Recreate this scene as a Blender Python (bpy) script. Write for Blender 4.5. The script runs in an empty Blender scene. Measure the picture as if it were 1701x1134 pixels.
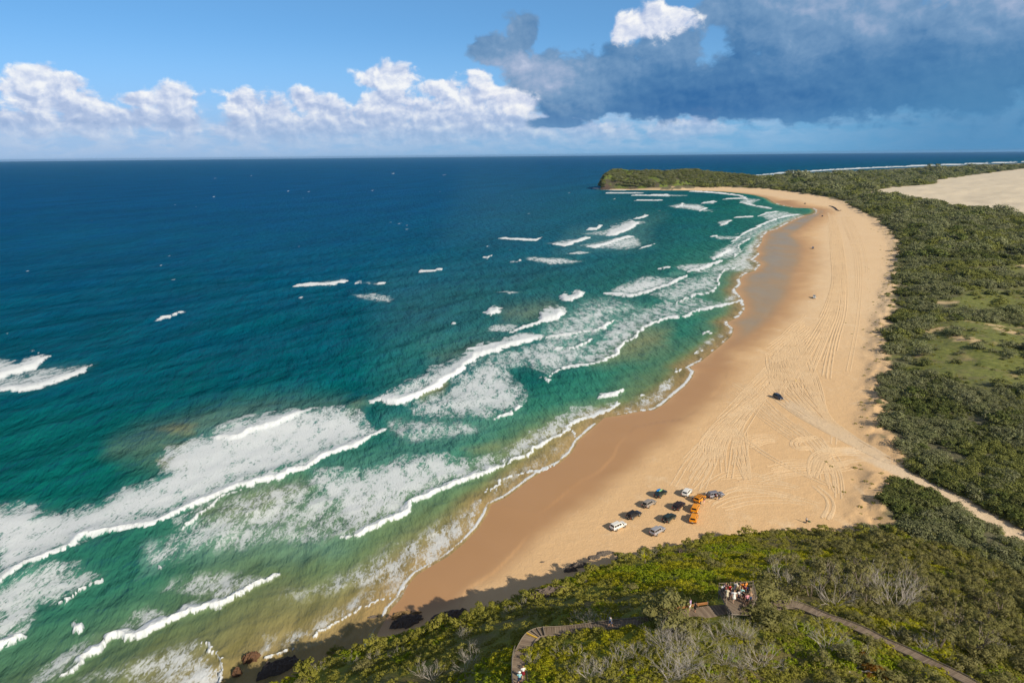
import bpy, bmesh, math, random
import numpy as np
from mathutils import Vector, Matrix
rng = np.random.default_rng(7)
random.seed(7)
scene = bpy.context.scene
COL = scene.collection
R = math.radians

# ------------------------------------------------------------------ camera
CH = 98.0; FPX = 1134.0; PITCH = R(15.24); ROLL = R(0.56)
_f = np.array([0, math.cos(PITCH), -math.sin(PITCH)])
_r0 = np.array([1., 0, 0]); _u0 = np.array([0, math.sin(PITCH), math.cos(PITCH)])
_u = _u0*math.cos(ROLL) + _r0*math.sin(ROLL)
_r = _r0*math.cos(ROLL) - _u0*math.sin(ROLL)
cam_d = bpy.data.cameras.new('camera'); cam = bpy.data.objects.new('camera', cam_d); COL.objects.link(cam)
cam_d.sensor_width = 36; cam_d.lens = 24; cam_d.clip_start = 1; cam_d.clip_end = 200000
M = Matrix.Identity(4)
for i in range(3):
    M[i][0] = _r[i]; M[i][1] = _u[i]; M[i][2] = -_f[i]
M[2][3] = CH
cam.matrix_world = M
scene.camera = cam

def rays(px, py):
    px = np.asarray(px, float); py = np.asarray(py, float)
    return _f + np.multiply.outer((px-850.5)/FPX, _r) + np.multiply.outer((567-py)/FPX, _u)
def un(px, py, z=0.0):
    d = rays(px, py); t = (np.asarray(z)-CH)/d[..., 2]
    return np.stack([d[..., 0]*t, d[..., 1]*t], -1)
def unl(L, z=0.0):
    a = np.array([p[:2] for p in L], float); return un(a[:, 0], a[:, 1], z)
def project(x, y, z=0.0):
    v = np.stack([x, y, np.broadcast_to(z, np.shape(x))-CH], -1)
    d = np.maximum(v @ _f, 1e-3)
    return 850.5 + FPX*(v @ _r)/d, 567 - FPX*(v @ _u)/d

# ------------------------------------------------------------------ noise
def _hash(ix, iy, s):
    n = (ix.astype(np.int64)*374761393 + iy.astype(np.int64)*668265263 + s*1442695041) & 0xffffffff
    n = ((n ^ (n >> 13))*1274126177) & 0xffffffff
    n = (n ^ (n >> 16)) & 0xffffff
    return n/float(0xffffff)
def vnoise(x, y, s=0):
    x = np.asarray(x, float); y = np.asarray(y, float)
    ix = np.floor(x); iy = np.floor(y); fx = x-ix; fy = y-iy
    ux = fx*fx*fx*(fx*(fx*6-15)+10); uy = fy*fy*fy*(fy*(fy*6-15)+10)
    a = _hash(ix, iy, s); b = _hash(ix+1, iy, s); c = _hash(ix, iy+1, s); d = _hash(ix+1, iy+1, s)
    return (a+(b-a)*ux) + ((c+(d-c)*ux)-(a+(b-a)*ux))*uy
def fbm(x, y, o=4, s=0):
    t = 0; a = .5; n = 0
    for k in range(o):
        t = t + a*vnoise(x*2**k+17*k, y*2**k-9*k, s+k); n += a; a *= .5
    return t/n
def sstep(a, b, x):
    t = np.clip((x-a)/(b-a), 0, 1); return t*t*(3-2*t)

# ------------------------------------------------------------------ polyline tools
def seg_dist(x, y, P, closed=False):
    P = np.asarray(P, float); n = len(P); best = np.full(x.shape, 1e18)
    for i in range(n if closed else n-1):
        a = P[i]; b = P[(i+1) % n]; dx, dy = b-a; L = dx*dx+dy*dy+1e-12
        t = np.clip(((x-a[0])*dx+(y-a[1])*dy)/L, 0, 1)
        best = np.minimum(best, (x-a[0]-t*dx)**2+(y-a[1]-t*dy)**2)
    return np.sqrt(best)
def line_info(x, y, P):
    """distance, side (+ = left of travel in image sense: up), fraction along"""
    P = np.asarray(P, float); n = len(P); best = np.full(x.shape, 1e18); side = np.zeros(x.shape); fr = np.zeros(x.shape)
    L = np.hypot(*(P[1:]-P[:-1]).T); cum = np.concatenate([[0], np.cumsum(L)]); T = cum[-1]
    for i in range(n-1):
        a = P[i]; dx, dy = P[i+1]-a; LL = dx*dx+dy*dy+1e-12
        t = np.clip(((x-a[0])*dx+(y-a[1])*dy)/LL, 0, 1)
        d = (x-a[0]-t*dx)**2+(y-a[1]-t*dy)**2
        m = d < best
        cr = dx*(y-a[1])-dy*(x-a[0])
        best = np.where(m, d, best); side = np.where(m, -np.sign(cr), side); fr = np.where(m, (cum[i]+t*L[i])/T, fr)
    return np.sqrt(best), side, fr
def inside(x, y, P):
    P = np.asarray(P, float); n = len(P); r = np.zeros(x.shape, bool)
    for i in range(n):
        ax, ay = P[i]; bx, by = P[(i+1) % n]
        if ay == by: continue
        c = ((ay > y) != (by > y)) & (x < (bx-ax)*(y-ay)/(by-ay)+ax)
        r ^= c
    return r
def resample(P, n):
    P = np.asarray(P, float); L = np.hypot(*(P[1:]-P[:-1]).T); c = np.concatenate([[0], np.cumsum(L)])
    t = np.linspace(0, c[-1], n)
    return np.stack([np.interp(t, c, P[:, k]) for k in range(P.shape[1])], -1)
def smooth(P, it=2):
    P = np.asarray(P, float)
    for _ in range(it):
        Q = 0.75*P[:-1]+0.25*P[1:]; S = 0.25*P[:-1]+0.75*P[1:]
        P = np.concatenate([P[:1], np.stack([Q, S], 1).reshape(-1, P.shape[1]), P[-1:]])
    return P

# ------------------------------------------------------------------ the lie of the land, traced on the ground plane
SHORE = [(360,1320),(470,1215),(545,1140),(592,1098),(616,1064),(628,1040),(641,1019),(645,1010),(662,993),(672,972),(689,953),(715,937),(742,922),(768,900),
 (792,875),(806,853),(812,837),(838,825),(860,809),(878,795),(902,780),(927,768),(947,751),(958,731),(976,715),(988,705),(1001,693),
 (1028,689),(1058,683),(1085,680),(1100,671),(1122,652),(1137,640),(1147,627),(1152,617),(1143,610),(1162,600),(1196,573),(1213,558),
 (1217,546),(1205,536),(1228,525),(1236,512),(1232,497),(1219,482),(1230,472),(1227,464),(1236,455),(1253,450),(1264,438),(1250,431),(1261,422),
 (1255,415),(1264,403),(1266,393),(1274,385),(1290,380),(1301,374),(1320,364),(1336,358),(1355,355),(1358,350),(1352,346),(1322,345),(1300,341),
 (1287,337),(1274,329),(1255,324),(1231,321),(1196,318),(1146,316.5),(1080,315.6),(1040,315.4),(996,315)]
BACK = [(1001,311),(1060,308),(1150,303),(1215,298),(1250,294.5),(1301,292),(1363,289.5),(1420,285.5),(1500,281),(1600,276),(1701,272.3),(1800,268.5)]
VEG = [(1120,314.0),(1144,312.8),(1204,311.8),(1266,314),(1313,319),(1352,325),(1381,331),(1400,336),(1409,341.5),(1431,353),(1454,366.5),(1471,381.6),
 (1486,403),(1488,423),(1486,441),(1481,463),(1478,478),(1472,501),(1466,522),(1461,551),(1454,580),(1456,606),(1453,638),(1456,670),(1449,690),
 (1449,703),(1454,722),(1462,738),(1478,752),(1492,764),(1484,771),(1467,773),(1459,788),(1464,820),(1449,838),(1445,860),(1453,871),(1444,880)]
shore_w = unl(SHORE); back_w = unl(BACK)
land_poly = np.concatenate([shore_w, back_w, [[26000, 24000], [30000, -3000], [-150, -3000], [-110, 20]]])
veg_w = unl(VEG, 3.0)
beach_poly = np.concatenate([shore_w[5:-3], veg_w, unl([(1400,889),(1250,895),(1110,915),(985,960),(830,1020),(700,1065),(640,1045)], 2.0)])
ROAD = [(1425,741),(1452,752),(1480,766),(1515,784),(1550,801),(1580,815),(1612,833),(1650,855),(1682,872),(1725,897),(1790,935)]
road_w = smooth(unl(ROAD, 5.0), 2)
SB = [(1436,319),(1450,315),(1480,308.5),(1520,306),(1548,303),(1556,297),(1600,291),(1701,279),(1900,262),(2300,262),(2300,420),(1750,366),(1701,358),(1660,349),(1640,345),(1600,342),(1560,335),(1510,325)]
sb_w = unl(SB, 12.0)
# headland: rim of the near hill, then points on its back, each with its height
RIM = [(250,1210,17),(380,1165,16.5),(500,1125,16),(560,1085,16),(640,1068,16),(700,1055,16),(760,1040,17),(830,1010,17),(890,985,16),(960,968,14.5),(985,950,13.5),
 (1020,935,12),(1060,920,10),(1110,905,8),(1150,903,6.5),(1200,893,5.2),(1260,885,4.6),(1330,880,4.4),(1400,885,4.2),(1440,879,4.2),(1500,880,5.4),(1560,900,7),(1630,935,9),(1701,975,11),(1790,1015,13)]
TOPS = [(870,1134,41.5),(866,1108,41.8),(878,1080,42),(920,1060,42),(1060,1035,42),(1130,1024,42),(1195,984,41.6),(1250,982,41.6),(1230,1018,42.2),(1300,1012,42.4),
 (1370,1022,42.2),(1430,1045,42),(1480,1076,41.6),(1540,1102,41),(1600,1132,40.5),(1000,1134,43.6),(1200,1134,45),(1400,1134,44.5),(750,1134,35),(650,1134,27),(560,1134,19),(1701,1134,38),(1701,1070,30),(1600,1000,24)]
rim_w = np.array([[*un(a, b, c), c] for a, b, c in RIM]); top_w = np.array([[*un(a, b, c), c] for a, b, c in TOPS])
ctl = np.concatenate([rim_w, top_w, [[0, 30, 44], [40, 30, 47], [-30, 40, 25], [85, 45, 40], [20, 0, 45], [70, 0, 42]]])
def _tps(r2): return 0.5*r2*np.log(r2+1e-9)
def tps_fit(P, v, lam=0.02):
    n = len(P); K = _tps(((P[:, None]-P[None])**2).sum(-1))+lam*np.eye(n)*100
    A = np.zeros((n+3, n+3)); A[:n, :n] = K; A[:n, n] = 1; A[:n, n+1:] = P; A[n, :n] = 1; A[n+1:, :n] = P.T
    return np.linalg.solve(A, np.concatenate([v, np.zeros(3)]))
def tps_eval(W, P, x, y):
    n = len(P); o = W[n]+W[n+1]*x+W[n+2]*y
    for i in range(n): o = o+W[i]*_tps((x-P[i, 0])**2+(y-P[i, 1])**2)
    return o
HW = tps_fit(ctl[:, :2]/50, ctl[:, 2])
head_poly = np.concatenate([rim_w[:, :2], [[130, 40], [120, -40], [-60, -40], [-70, 60]]])

def fields(x, y):
    """signed distances and heights of the ground at x, y (arrays)"""
    o = {}
    s = seg_dist(x, y, shore_w); s = np.minimum(s, seg_dist(x, y, back_w))
    s = np.where(inside(x, y, land_poly), s, -s); o['s'] = s
    vd = seg_dist(x, y, veg_w); inb = inside(x, y, beach_poly)
    rr = np.hypot(x, y)
    v = np.where(inb, -vd, vd); v = np.where((s < 0) | ((rr < 190) & (x < 90)), -50.0, v)
    v = v+(fbm(x/6, y/6, 3, 5)-.5)*np.clip(rr/60, 3, 12)
    o['v'] = v
    rd = seg_dist(x, y, road_w); o['road'] = rd
    sbd = seg_dist(x, y, sb_w, True); sbi = inside(x, y, sb_w); sb = np.where(sbi, sbd, -sbd)+(fbm(x/40, y/40, 3, 8)-.5)*40; o['sb'] = sb
    h = np.where(s > 0, 3.2*(1-np.exp(-np.maximum(s, 0)/45)), np.maximum(-5, s*.05))
    h = h+np.where(s > 15, (fbm(x/30, y/30, 3, 2)-.5)*.5, 0)
    vv = np.maximum(v, 0)
    dune = np.exp(-((v-1)/5.0)**2)*(fbm(x/6, y/6, 3, 11)*2.5)*sstep(.01, 6, rd-3)
    inland = np.minimum(5, vv*.12)*sstep(1, 14, rd)*(.6+.8*fbm(x/45, y/45, 3, 3))
    h = np.where(s > 0, h+dune+inland, h)
    h = h+np.where(sb > 0, np.minimum(30, sb*.05)*(.7+.6*fbm(x/160, y/160, 3, 4)), 0)
    # near headland
    near = (rr < 260) & (x < 200)
    hh = np.full(x.shape, -99.0); dout = np.full(x.shape, 999.0)
    if near.any():
        xn = x[near]; yn = y[near]
        d = seg_dist(xn, yn, rim_w[:, :2]); ins = inside(xn, yn, head_poly)
        do = np.where(ins, 0, d)
        k = np.where(xn > 75, .35, 1.25)
        b = np.minimum(tps_eval(HW, ctl[:, :2]/50, xn/50, yn/50), 46)
        b = np.where(ins, b, np.minimum(b, 16))
        hh[near] = b-k*do+(fbm(xn/9, yn/9, 3, 21)-.5)*1.6*sstep(0, 6, np.where(ins, d, 0))-np.where(ins, 0, (fbm(xn/3, yn/3, 3, 22)-.3)*np.minimum(do, 3))
        dout[near] = np.where(ins, -d, d)
    o['head'] = (hh > h+.05) & (hh > 0.2)
    o['hd'] = dout
    o['h'] = np.maximum(h, hh)
    return o
def height(x, y):
    return fields(np.atleast_1d(np.asarray(x, float)), np.atleast_1d(np.asarray(y, float)))['h']
def hit(L):
    """where the sight lines through these picture points meet the ground"""
    a = np.array([p[:2] for p in L], float); d = rays(a[:, 0], a[:, 1]); d = d/np.linalg.norm(d, axis=1)[:, None]
    n = len(a); ts = 35*1.018**np.arange(0, 300)
    X = np.multiply.outer(d[:, 0], ts); Y = np.multiply.outer(d[:, 1], ts); Z = CH+np.multiply.outer(d[:, 2], ts)
    Hh = height(X.ravel(), Y.ravel()).reshape(n, -1)
    below = Z < Hh; k = np.argmax(below, 1); k = np.where(below.any(1), np.maximum(k, 1), len(ts)-1)
    lo = ts[k-1]; hi = ts[k]
    for _ in range(14):
        m = (lo+hi)/2; z = CH+d[:, 2]*m; g = height(d[:, 0]*m, d[:, 1]*m); b = z < g
        hi = np.where(b, m, hi); lo = np.where(b, lo, m)
    x = d[:, 0]*hi; y = d[:, 1]*hi
    return np.stack([x, y, height(x, y)], -1)

# ------------------------------------------------------------------ object helpers
def tag(o, label=None, cat=None, group=None, kind=None):
    if label: o['label'] = label
    if cat: o['category'] = cat
    if group: o['group'] = group
    if kind: o['kind'] = kind
    return o
def empty(name, loc=(0, 0, 0), rz=0.0):
    o = bpy.data.objects.new(name, None); COL.objects.link(o); o.location = loc; o.rotation_euler = (0, 0, rz); o.empty_display_size = .3
    return o
def np_mesh(name, V, F, attrs=None, smooth_=True):
    """V (n,3), F (m,3|4) index array"""
    me = bpy.data.meshes.new(name); V = np.asarray(V, np.float32); F = np.asarray(F, np.int32); k = F.shape[1]
    me.vertices.add(len(V)); me.vertices.foreach_set('co', V.ravel())
    me.loops.add(F.size); me.loops.foreach_set('vertex_index', F.ravel())
    me.polygons.add(len(F)); me.polygons.foreach_set('loop_start', np.arange(0, F.size, k, dtype=np.int32))
    me.polygons.foreach_set('use_smooth', np.full(len(F), smooth_))
    me.update(calc_edges=True)
    for a, v in (attrs or {}).items():
        at = me.attributes.new(a, 'FLOAT', 'POINT'); at.data.foreach_set('value', np.asarray(v, np.float32))
    return me
def link(name, me, mat=None, parent=None):
    o = bpy.data.objects.new(name, me); COL.objects.link(o)
    if mat is not None and len(me.materials) == 0: me.materials.append(mat)
    if parent is not None: o.parent = parent
    return o
def copy_tree(o, parent=None):
    c = o.copy(); COL.objects.link(c); c.parent = parent
    for ch in o.children: copy_tree(ch, c)
    return c
class MB:
    """collects vertices and faces for one mesh"""
    def __init__(s): s.v = []; s.f = []; s.t = []
    def add(s, vs, fs, t=.5):
        n = len(s.v); s.v += [tuple(v) for v in vs]; s.f += [tuple(i+n for i in f) for f in fs]; s.t += [t]*len(vs); return s
    def box(s, c, size, rot=None, t=.5, bev=0.0):
        bm = bmesh.new(); bmesh.ops.create_cube(bm, size=1); bmesh.ops.scale(bm, vec=size, verts=bm.verts)
        if bev: bmesh.ops.bevel(bm, geom=bm.edges[:]+bm.verts[:], offset=bev, segments=2, affect='EDGES', profile=.5)
        m = Matrix.Translation(c) @ (rot.to_4x4() if rot is not None else Matrix.Identity(4))
        bm.verts.index_update(); s.add([m @ v.co for v in bm.verts], [[v.index for v in f.verts] for f in bm.faces], t); bm.free(); return s
    def tube(s, P, rad, n=6, t=.5, cap=True):
        P = [Vector(p) for p in P]; rad = rad if hasattr(rad, '__len__') else [rad]*len(P); vs = []; fs = []
        for i, p in enumerate(P):
            d = (P[min(i+1, len(P)-1)]-P[max(i-1, 0)]); d = d.normalized() if d.length > 1e-9 else Vector((0, 0, 1))
            a = d.cross(Vector((.13, .31, .94))) if abs(d.z) < .9 else d.cross(Vector((1, .1, 0))); a.normalize(); b = d.cross(a)
            for k in range(n):
                w = 2*math.pi*k/n; vs.append(p+(a*math.cos(w)+b*math.sin(w))*rad[i])
        for i in range(len(P)-1):
            for k in range(n): fs.append((i*n+k, i*n+(k+1) % n, (i+1)*n+(k+1) % n, (i+1)*n+k))
        if cap: fs += [tuple(range(n-1, -1, -1)), tuple((len(P)-1)*n+k for k in range(n))]
        return s.add(vs, fs, t)
    def lathe(s, prof, n=16, axis='y', c=(0, 0, 0), t=.5):
        vs = []; fs = []; m = len(prof)
        for k in range(n):
            w = 2*math.pi*k/n
            for r, a in prof:
                q = (r*math.cos(w), a, r*math.sin(w)) if axis == 'y' else (r*math.cos(w), r*math.sin(w), a) if axis == 'z' else (a, r*math.cos(w), r*math.sin(w))
                vs.append((q[0]+c[0], q[1]+c[1], q[2]+c[2]))
        for k in range(n):
            for i in range(m-1): fs.append((k*m+i, k*m+i+1, ((k+1) % n)*m+i+1, ((k+1) % n)*m+i))
        return s.add(vs, fs, t)
    def build(s, name, mat, parent=None, smooth_=False):
        me = bpy.data.meshes.new(name); me.from_pydata(s.v, [], s.f); me.update()
        at = me.attributes.new('tint', 'FLOAT', 'POINT'); at.data.foreach_set('value', np.array(s.t, np.float32))
        bm = bmesh.new(); bm.from_mesh(me); bmesh.ops.recalc_face_normals(bm, faces=bm.faces[:]); bm.to_mesh(me); bm.free()
        if smooth_: me.polygons.foreach_set('use_smooth', np.full(len(me.polygons), True))
        return link(name, me, mat, parent)

# ------------------------------------------------------------------ material helpers
class NT:
    def __init__(s, tree): s.t = tree; s.n = tree.nodes; s.l = tree.links
    def new(s, typ, **kw):
        n = s.n.new(typ)
        for k, v in kw.items(): setattr(n, k, v)
        return n
    def put(s, sock, v):
        if v is None: return
        if isinstance(v, bpy.types.NodeSocket): s.l.new(v, sock)
        else:
            try: sock.default_value = v
            except Exception: sock.default_value = (*v, 1.0) if len(v) == 3 else v
    def m(s, op, a, b=None, c=None, clamp=False):
        n = s.new('ShaderNodeMath', operation=op, use_clamp=clamp)
        for i, v in enumerate((a, b, c)): s.put(n.inputs[i], v)
        return n.outputs[0]
    def vm(s, op, a, b=None, out=0, sc=None):
        n = s.new('ShaderNodeVectorMath', operation=op); s.put(n.inputs[0], a); s.put(n.inputs[1], b)
        if sc is not None: s.put(n.inputs['Scale'], sc)
        return n.outputs[out]
    def mix(s, f, a, b, mode='MIX'):
        n = s.new('ShaderNodeMix', data_type='RGBA', blend_type=mode); s.put(n.inputs[0], f)
        s.put(n.inputs[6], a if isinstance(a, bpy.types.NodeSocket) else (*a, 1)); s.put(n.inputs[7], b if isinstance(b, bpy.types.NodeSocket) else (*b, 1)); return n.outputs[2]
    def noise(s, vec, scale, detail=4, rough=.5, out=0, dist=0.0):
        n = s.new('ShaderNodeTexNoise'); s.put(n.inputs['Vector'], vec); s.put(n.inputs['Scale'], scale); s.put(n.inputs['Detail'], detail); s.put(n.inputs['Roughness'], rough); s.put(n.inputs['Distortion'], dist); return n.outputs[out]
    def vor(s, vec, scale, feature='DISTANCE_TO_EDGE', dim='2D'):
        n = s.new('ShaderNodeTexVoronoi', feature=feature, voronoi_dimensions=dim); s.put(n.inputs['Vector'], vec); s.put(n.inputs['Scale'], scale); return n.outputs['Distance']
    def ss(s, a, b, x, lo=0., hi=1.):
        n = s.new('ShaderNodeMapRange', interpolation_type='SMOOTHSTEP'); s.put(n.inputs[0], x); s.put(n.inputs[1], a); s.put(n.inputs[2], b); s.put(n.inputs[3], lo); s.put(n.inputs[4], hi); return n.outputs[0]
    def attr(s, name, out='Fac'): return s.new('ShaderNodeAttribute', attribute_name=name).outputs[out]
    def ramp(s, f, stops):
        n = s.new('ShaderNodeValToRGB'); s.put(n.inputs[0], f); e = n.color_ramp.elements
        while len(e) < len(stops): e.new(.5)
        for i, (p, c) in enumerate(stops): e[i].position = p; e[i].color = (*c, 1)
        return n.outputs[0]
    def pos(s): return s.new('ShaderNodeNewGeometry').outputs['Position']
    def bump(s, h, strength=.5, dist=.1, nrm=None):
        n = s.new('ShaderNodeBump'); s.put(n.inputs['Height'], h); s.put(n.inputs['Strength'], strength); s.put(n.inputs['Distance'], dist); s.put(n.inputs['Normal'], nrm); return n.outputs[0]
    def principled(s, col, rough=.5, spec=.5, metal=0., nrm=None, **kw):
        n = s.new('ShaderNodeBsdfPrincipled'); s.put(n.inputs['Base Color'], col if isinstance(col, bpy.types.NodeSocket) else (*col, 1)); s.put(n.inputs['Roughness'], rough)
        s.put(n.inputs['Specular IOR Level'], spec); s.put(n.inputs['Metallic'], metal); s.put(n.inputs['Normal'], nrm)
        for k, v in kw.items(): s.put(n.inputs[k], v)
        return n.outputs[0]
    def out(s, sh): s.l.new(sh, s.new('ShaderNodeOutputMaterial').inputs[0])
def material(name):
    m = bpy.data.materials.new(name); m.use_nodes = True; m.node_tree.nodes.clear(); return m, NT(m.node_tree)
def srgb(r, g, b):
    f = lambda c: (c/255/12.92) if c/255 <= .04045 else ((c/255+.055)/1.055)**2.4
    return (f(r), f(g), f(b))
def simple(name, col, rough=.5, spec=.5, metal=0., var=.12, scale=6.0):
    m, t = material(name); n = t.noise(t.new('ShaderNodeTexCoord').outputs['Object'], scale, 4)
    c = t.mix(n, tuple(v*(1-var) for v in col), tuple(min(1, v*(1+var)) for v in col)); t.out(t.principled(c, rough, spec, metal)); return m
# ------------------------------------------------------------------ sun and sky
SUN_AZ = R(138); SUN_EL = R(32)      # azimuth clockwise from the view direction
sd = Vector((math.sin(SUN_AZ)*math.cos(SUN_EL), math.cos(SUN_AZ)*math.cos(SUN_EL), math.sin(SUN_EL)))
sl = bpy.data.lights.new('sun', 'SUN'); sl.energy = 4.7; sl.angle = R(.5); sl.color = (1, .88, .69)
so = bpy.data.objects.new('sun', sl); COL.objects.link(so); so.rotation_euler = sd.to_track_quat('Z', 'Y').to_euler(); so.location = (60, -60, 200)
world = bpy.data.worlds.new('World'); scene.world = world; world.use_nodes = True
wt = NT(world.node_tree); world.node_tree.nodes.clear()
def azel(px, py):
    d = rays(px, py); d = d/np.linalg.norm(d, axis=-1)[..., None]
    return np.degrees(np.arctan2(d[..., 0], d[..., 1])), np.degrees(np.arcsin(d[..., 2]))
SKY_S = 0.15
def build_sky():
    t = wt
    D = t.new('ShaderNodeTexCoord').outputs['Generated']
    sep = t.new('ShaderNodeSeparateXYZ'); t.put(sep.inputs[0], D)
    el = t.m('MULTIPLY', t.m('ARCSINE', sep.outputs[2]), 57.29578); az = t.m('MULTIPLY', t.m('ARCTAN2', sep.outputs[0], sep.outputs[1]), 57.29578)
    cv = t.new('ShaderNodeCombineXYZ'); t.put(cv.inputs[0], az); t.put(cv.inputs[1], el); Q = cv.outputs[0]
    # clear sky
    zc = t.m('MAXIMUM', sep.outputs[2], .012)
    sv = t.new('ShaderNodeCombineXYZ'); t.put(sv.inputs[0], sep.outputs[0]); t.put(sv.inputs[1], sep.outputs[1]); t.put(sv.inputs[2], t.m('MULTIPLY_ADD', zc, 1.05, .17))
    sky = t.new('ShaderNodeTexSky', sky_type='NISHITA', sun_disc=False, sun_elevation=SUN_EL, sun_rotation=SUN_AZ, altitude=0, air_density=1.0, dust_density=.6, ozone_density=2.2)
    t.put(sky.inputs[0], t.vm('NORMALIZE', sv.outputs[0]))
    base = t.mix(1.0, sky.outputs[0], SKY_TINT, 'MULTIPLY')
    # clouds: lumps (azimuth, elevation, half sizes), eaten into by fractal noise
    def lumps(L, k):
        cur = None
        for (x, y, rx, ry) in L:
            a, e = azel(x, y); a2, e2 = azel(x+rx, y); a3, e3 = azel(x, y-ry)
            v = t.vm('MULTIPLY', t.vm('SUBTRACT', Q, (float(a), float(e), 0)), (1/float(abs(a2-a)), 1/float(abs(e3-e)), 0))
            ln = t.vm('LENGTH', v, out=1)
            cur = ln if cur is None else t.m('SMOOTH_MIN', cur, ln, k)
        return t.m('SUBTRACT', 1.0, cur)
    qs = t.vm('MULTIPLY', Q, (1.0, 1.25, 0))
    warp = t.vm('MULTIPLY', t.vm('SUBTRACT', t.noise(qs, .45, 3, .55, out=1), (.5, .5, .5)), (1.1, .8, 0))
    qw = t.vm('ADD', qs, warp)
    def fb(off): return t.noise(t.vm('ADD', qw, off), .55, 9, .58)
    n0 = fb((0, 0, 3.3)); n1 = t.noise(t.vm('ADD', qw, (.30, .42, 3.3)), .55, 5, .58); n2 = t.noise(qw, .16, 2, .5)
    W = lumps(WHITE_CLOUDS, .25); K = lumps(DARK_CLOUDS, .35); W2 = lumps(BRIGHT_CLOUDS, .25)
    e0 = t.m('SUBTRACT', n0, .5)
    dW = t.m('ADD', t.m('MULTIPLY', e0, 2.2), W); dK = t.m('ADD', t.m('MULTIPLY', e0, 1.45), K); d2 = t.m('ADD', t.m('MULTIPLY', e0, 1.9), W2)
    aW = t.ss(-.08, .36, dW); aK = t.ss(-.06, .24, dK); a2 = t.ss(-.10, .34, d2)
    # lumps are lit from the upper right of the picture, shaded below
    relief = t.m('MULTIPLY', t.m('SUBTRACT', n0, n1), 2.0)
    up = t.ss(.6, 5.5, el)
    lit = t.m('ADD', t.m('ADD', t.m('MULTIPLY_ADD', up, .38, .30), t.m('MULTIPLY', relief, 1.25)), t.m('MULTIPLY', t.m('SUBTRACT', t.m('MINIMUM', dW, 1.0), .45), -.10), clamp=True)
    wramp = [(0, srgb(156, 176, 213)), (.35, srgb(184, 198, 227)), (.66, srgb(220, 226, 241)), (.95, srgb(250, 250, 250))]
    wc = t.ramp(lit, wramp)
    kl = t.m('ADD', t.m('MULTIPLY_ADD', t.ss(2.4, 10.5, el), .46, .05), t.m('ADD', t.m('MULTIPLY', relief, .34), t.m('MULTIPLY', t.m('SUBTRACT', n2, .5), .85)))
    kl = t.m('ADD', kl, t.m('MULTIPLY', t.m('MULTIPLY', t.ss(13, 24, az), t.ss(3.0, 8, el)), .13))
    kl = t.m('ADD', kl, t.m('MULTIPLY', t.ss(15, 3, az), t.m('MULTIPLY', t.ss(1.6, 5.5, el, .12, .50), t.ss(8.6, 6.2, el, .1, 1.0))), clamp=True)
    kc = t.ramp(kl, [(0, srgb(50, 104, 160)), (.3, srgb(80, 127, 174)), (.6, srgb(118, 154, 192)), (.85, srgb(164, 181, 210)), (1, srgb(206, 212, 232))])
    # a low band of thin far cloud and the rain veil on the right
    band = t.m('MULTIPLY', t.m('MULTIPLY', t.ss(4.4, 1.6, el), t.ss(-.3, .9, el)), t.ss(.34, .60, t.noise(t.vm('MULTIPLY', qw, (.6, 1.6, 0)), .7, 6, .55)))
    band = t.m('MULTIPLY', band, t.ss(26, 8, az, .25, .8))
    rain = t.m('MULTIPLY', t.ss(19, 34, az), t.ss(8.5, 2.5, el)); rain = t.m('MULTIPLY', rain, .72)
    mul = .9/SKY_S
    S = lambda c: t.vm('SCALE', c, sc=mul)
    hz = S(t.mix(t.ss(-30, 30, az), srgb(160, 189, 224), srgb(112, 170, 212)))
    base = t.mix(t.ss(10, 0, el, 0, .78), base, t.mix(t.ss(1.5, 7, el), hz, S(t.mix(t.ss(-30, 30, az), srgb(166, 205, 243), srgb(140, 190, 230)))))
    c = t.mix(band, base, S(t.ramp(t.m('ADD', relief, .5), [(.2, srgb(182, 202, 230)), (.8, srgb(226, 232, 244))])))
    c = t.mix(t.m('MULTIPLY', aW, t.ss(.2, 2.6, el, .25, .92)), c, S(wc))
    c = t.mix(t.m('MULTIPLY', aK, .97), c, S(kc))
    c = t.mix(a2, c, S(t.ramp(t.m('ADD', t.m('MULTIPLY', relief, .9), .66), wramp)))
    c = t.mix(t.ss(4.2, .1, el, 0, .72), c, hz)
    c = t.mix(rain, c, S(t.mix(t.ss(0, 5, el), srgb(72, 132, 180), srgb(84, 140, 182))))
    c = t.mix(t.ss(12.5, 22, el, 0, .85), c, S(t.mix(t.ss(25, 80, el), (.20, .205, .225), (.13, .15, .185))))     # unseen neutral grey added above the frame to cut the blue sky light
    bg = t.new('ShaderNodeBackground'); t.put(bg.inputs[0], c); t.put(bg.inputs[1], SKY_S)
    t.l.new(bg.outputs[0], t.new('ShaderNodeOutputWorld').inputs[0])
SKY_TINT = (.56, .87, 1.0)
WHITE_CLOUDS = [(62,126,50,26),(102,138,40,24),(60,160,60,42),(130,178,66,32),(20,205,100,28),(150,203,105,28),(215,200,70,24),(287,168,42,36),(292,205,62,30),(240,166,60,14),
 (402,168,36,26),(440,190,70,36),(508,170,32,24),(545,188,40,30),(450,216,130,28),(575,212,80,26),(630,130,44,22),(657,124,40,24),(640,168,46,24),(640,200,76,34),(715,192,86,38),(770,165,62,40),(795,130,26,24),(740,150,46,20),
 (790,208,96,34),(850,170,62,40),(700,225,130,20),(880,210,100,32),(985,218,84,18),(940,190,60,20),(1140,212,64,22),(1165,194,34,16),(1110,224,46,11)]
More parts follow.
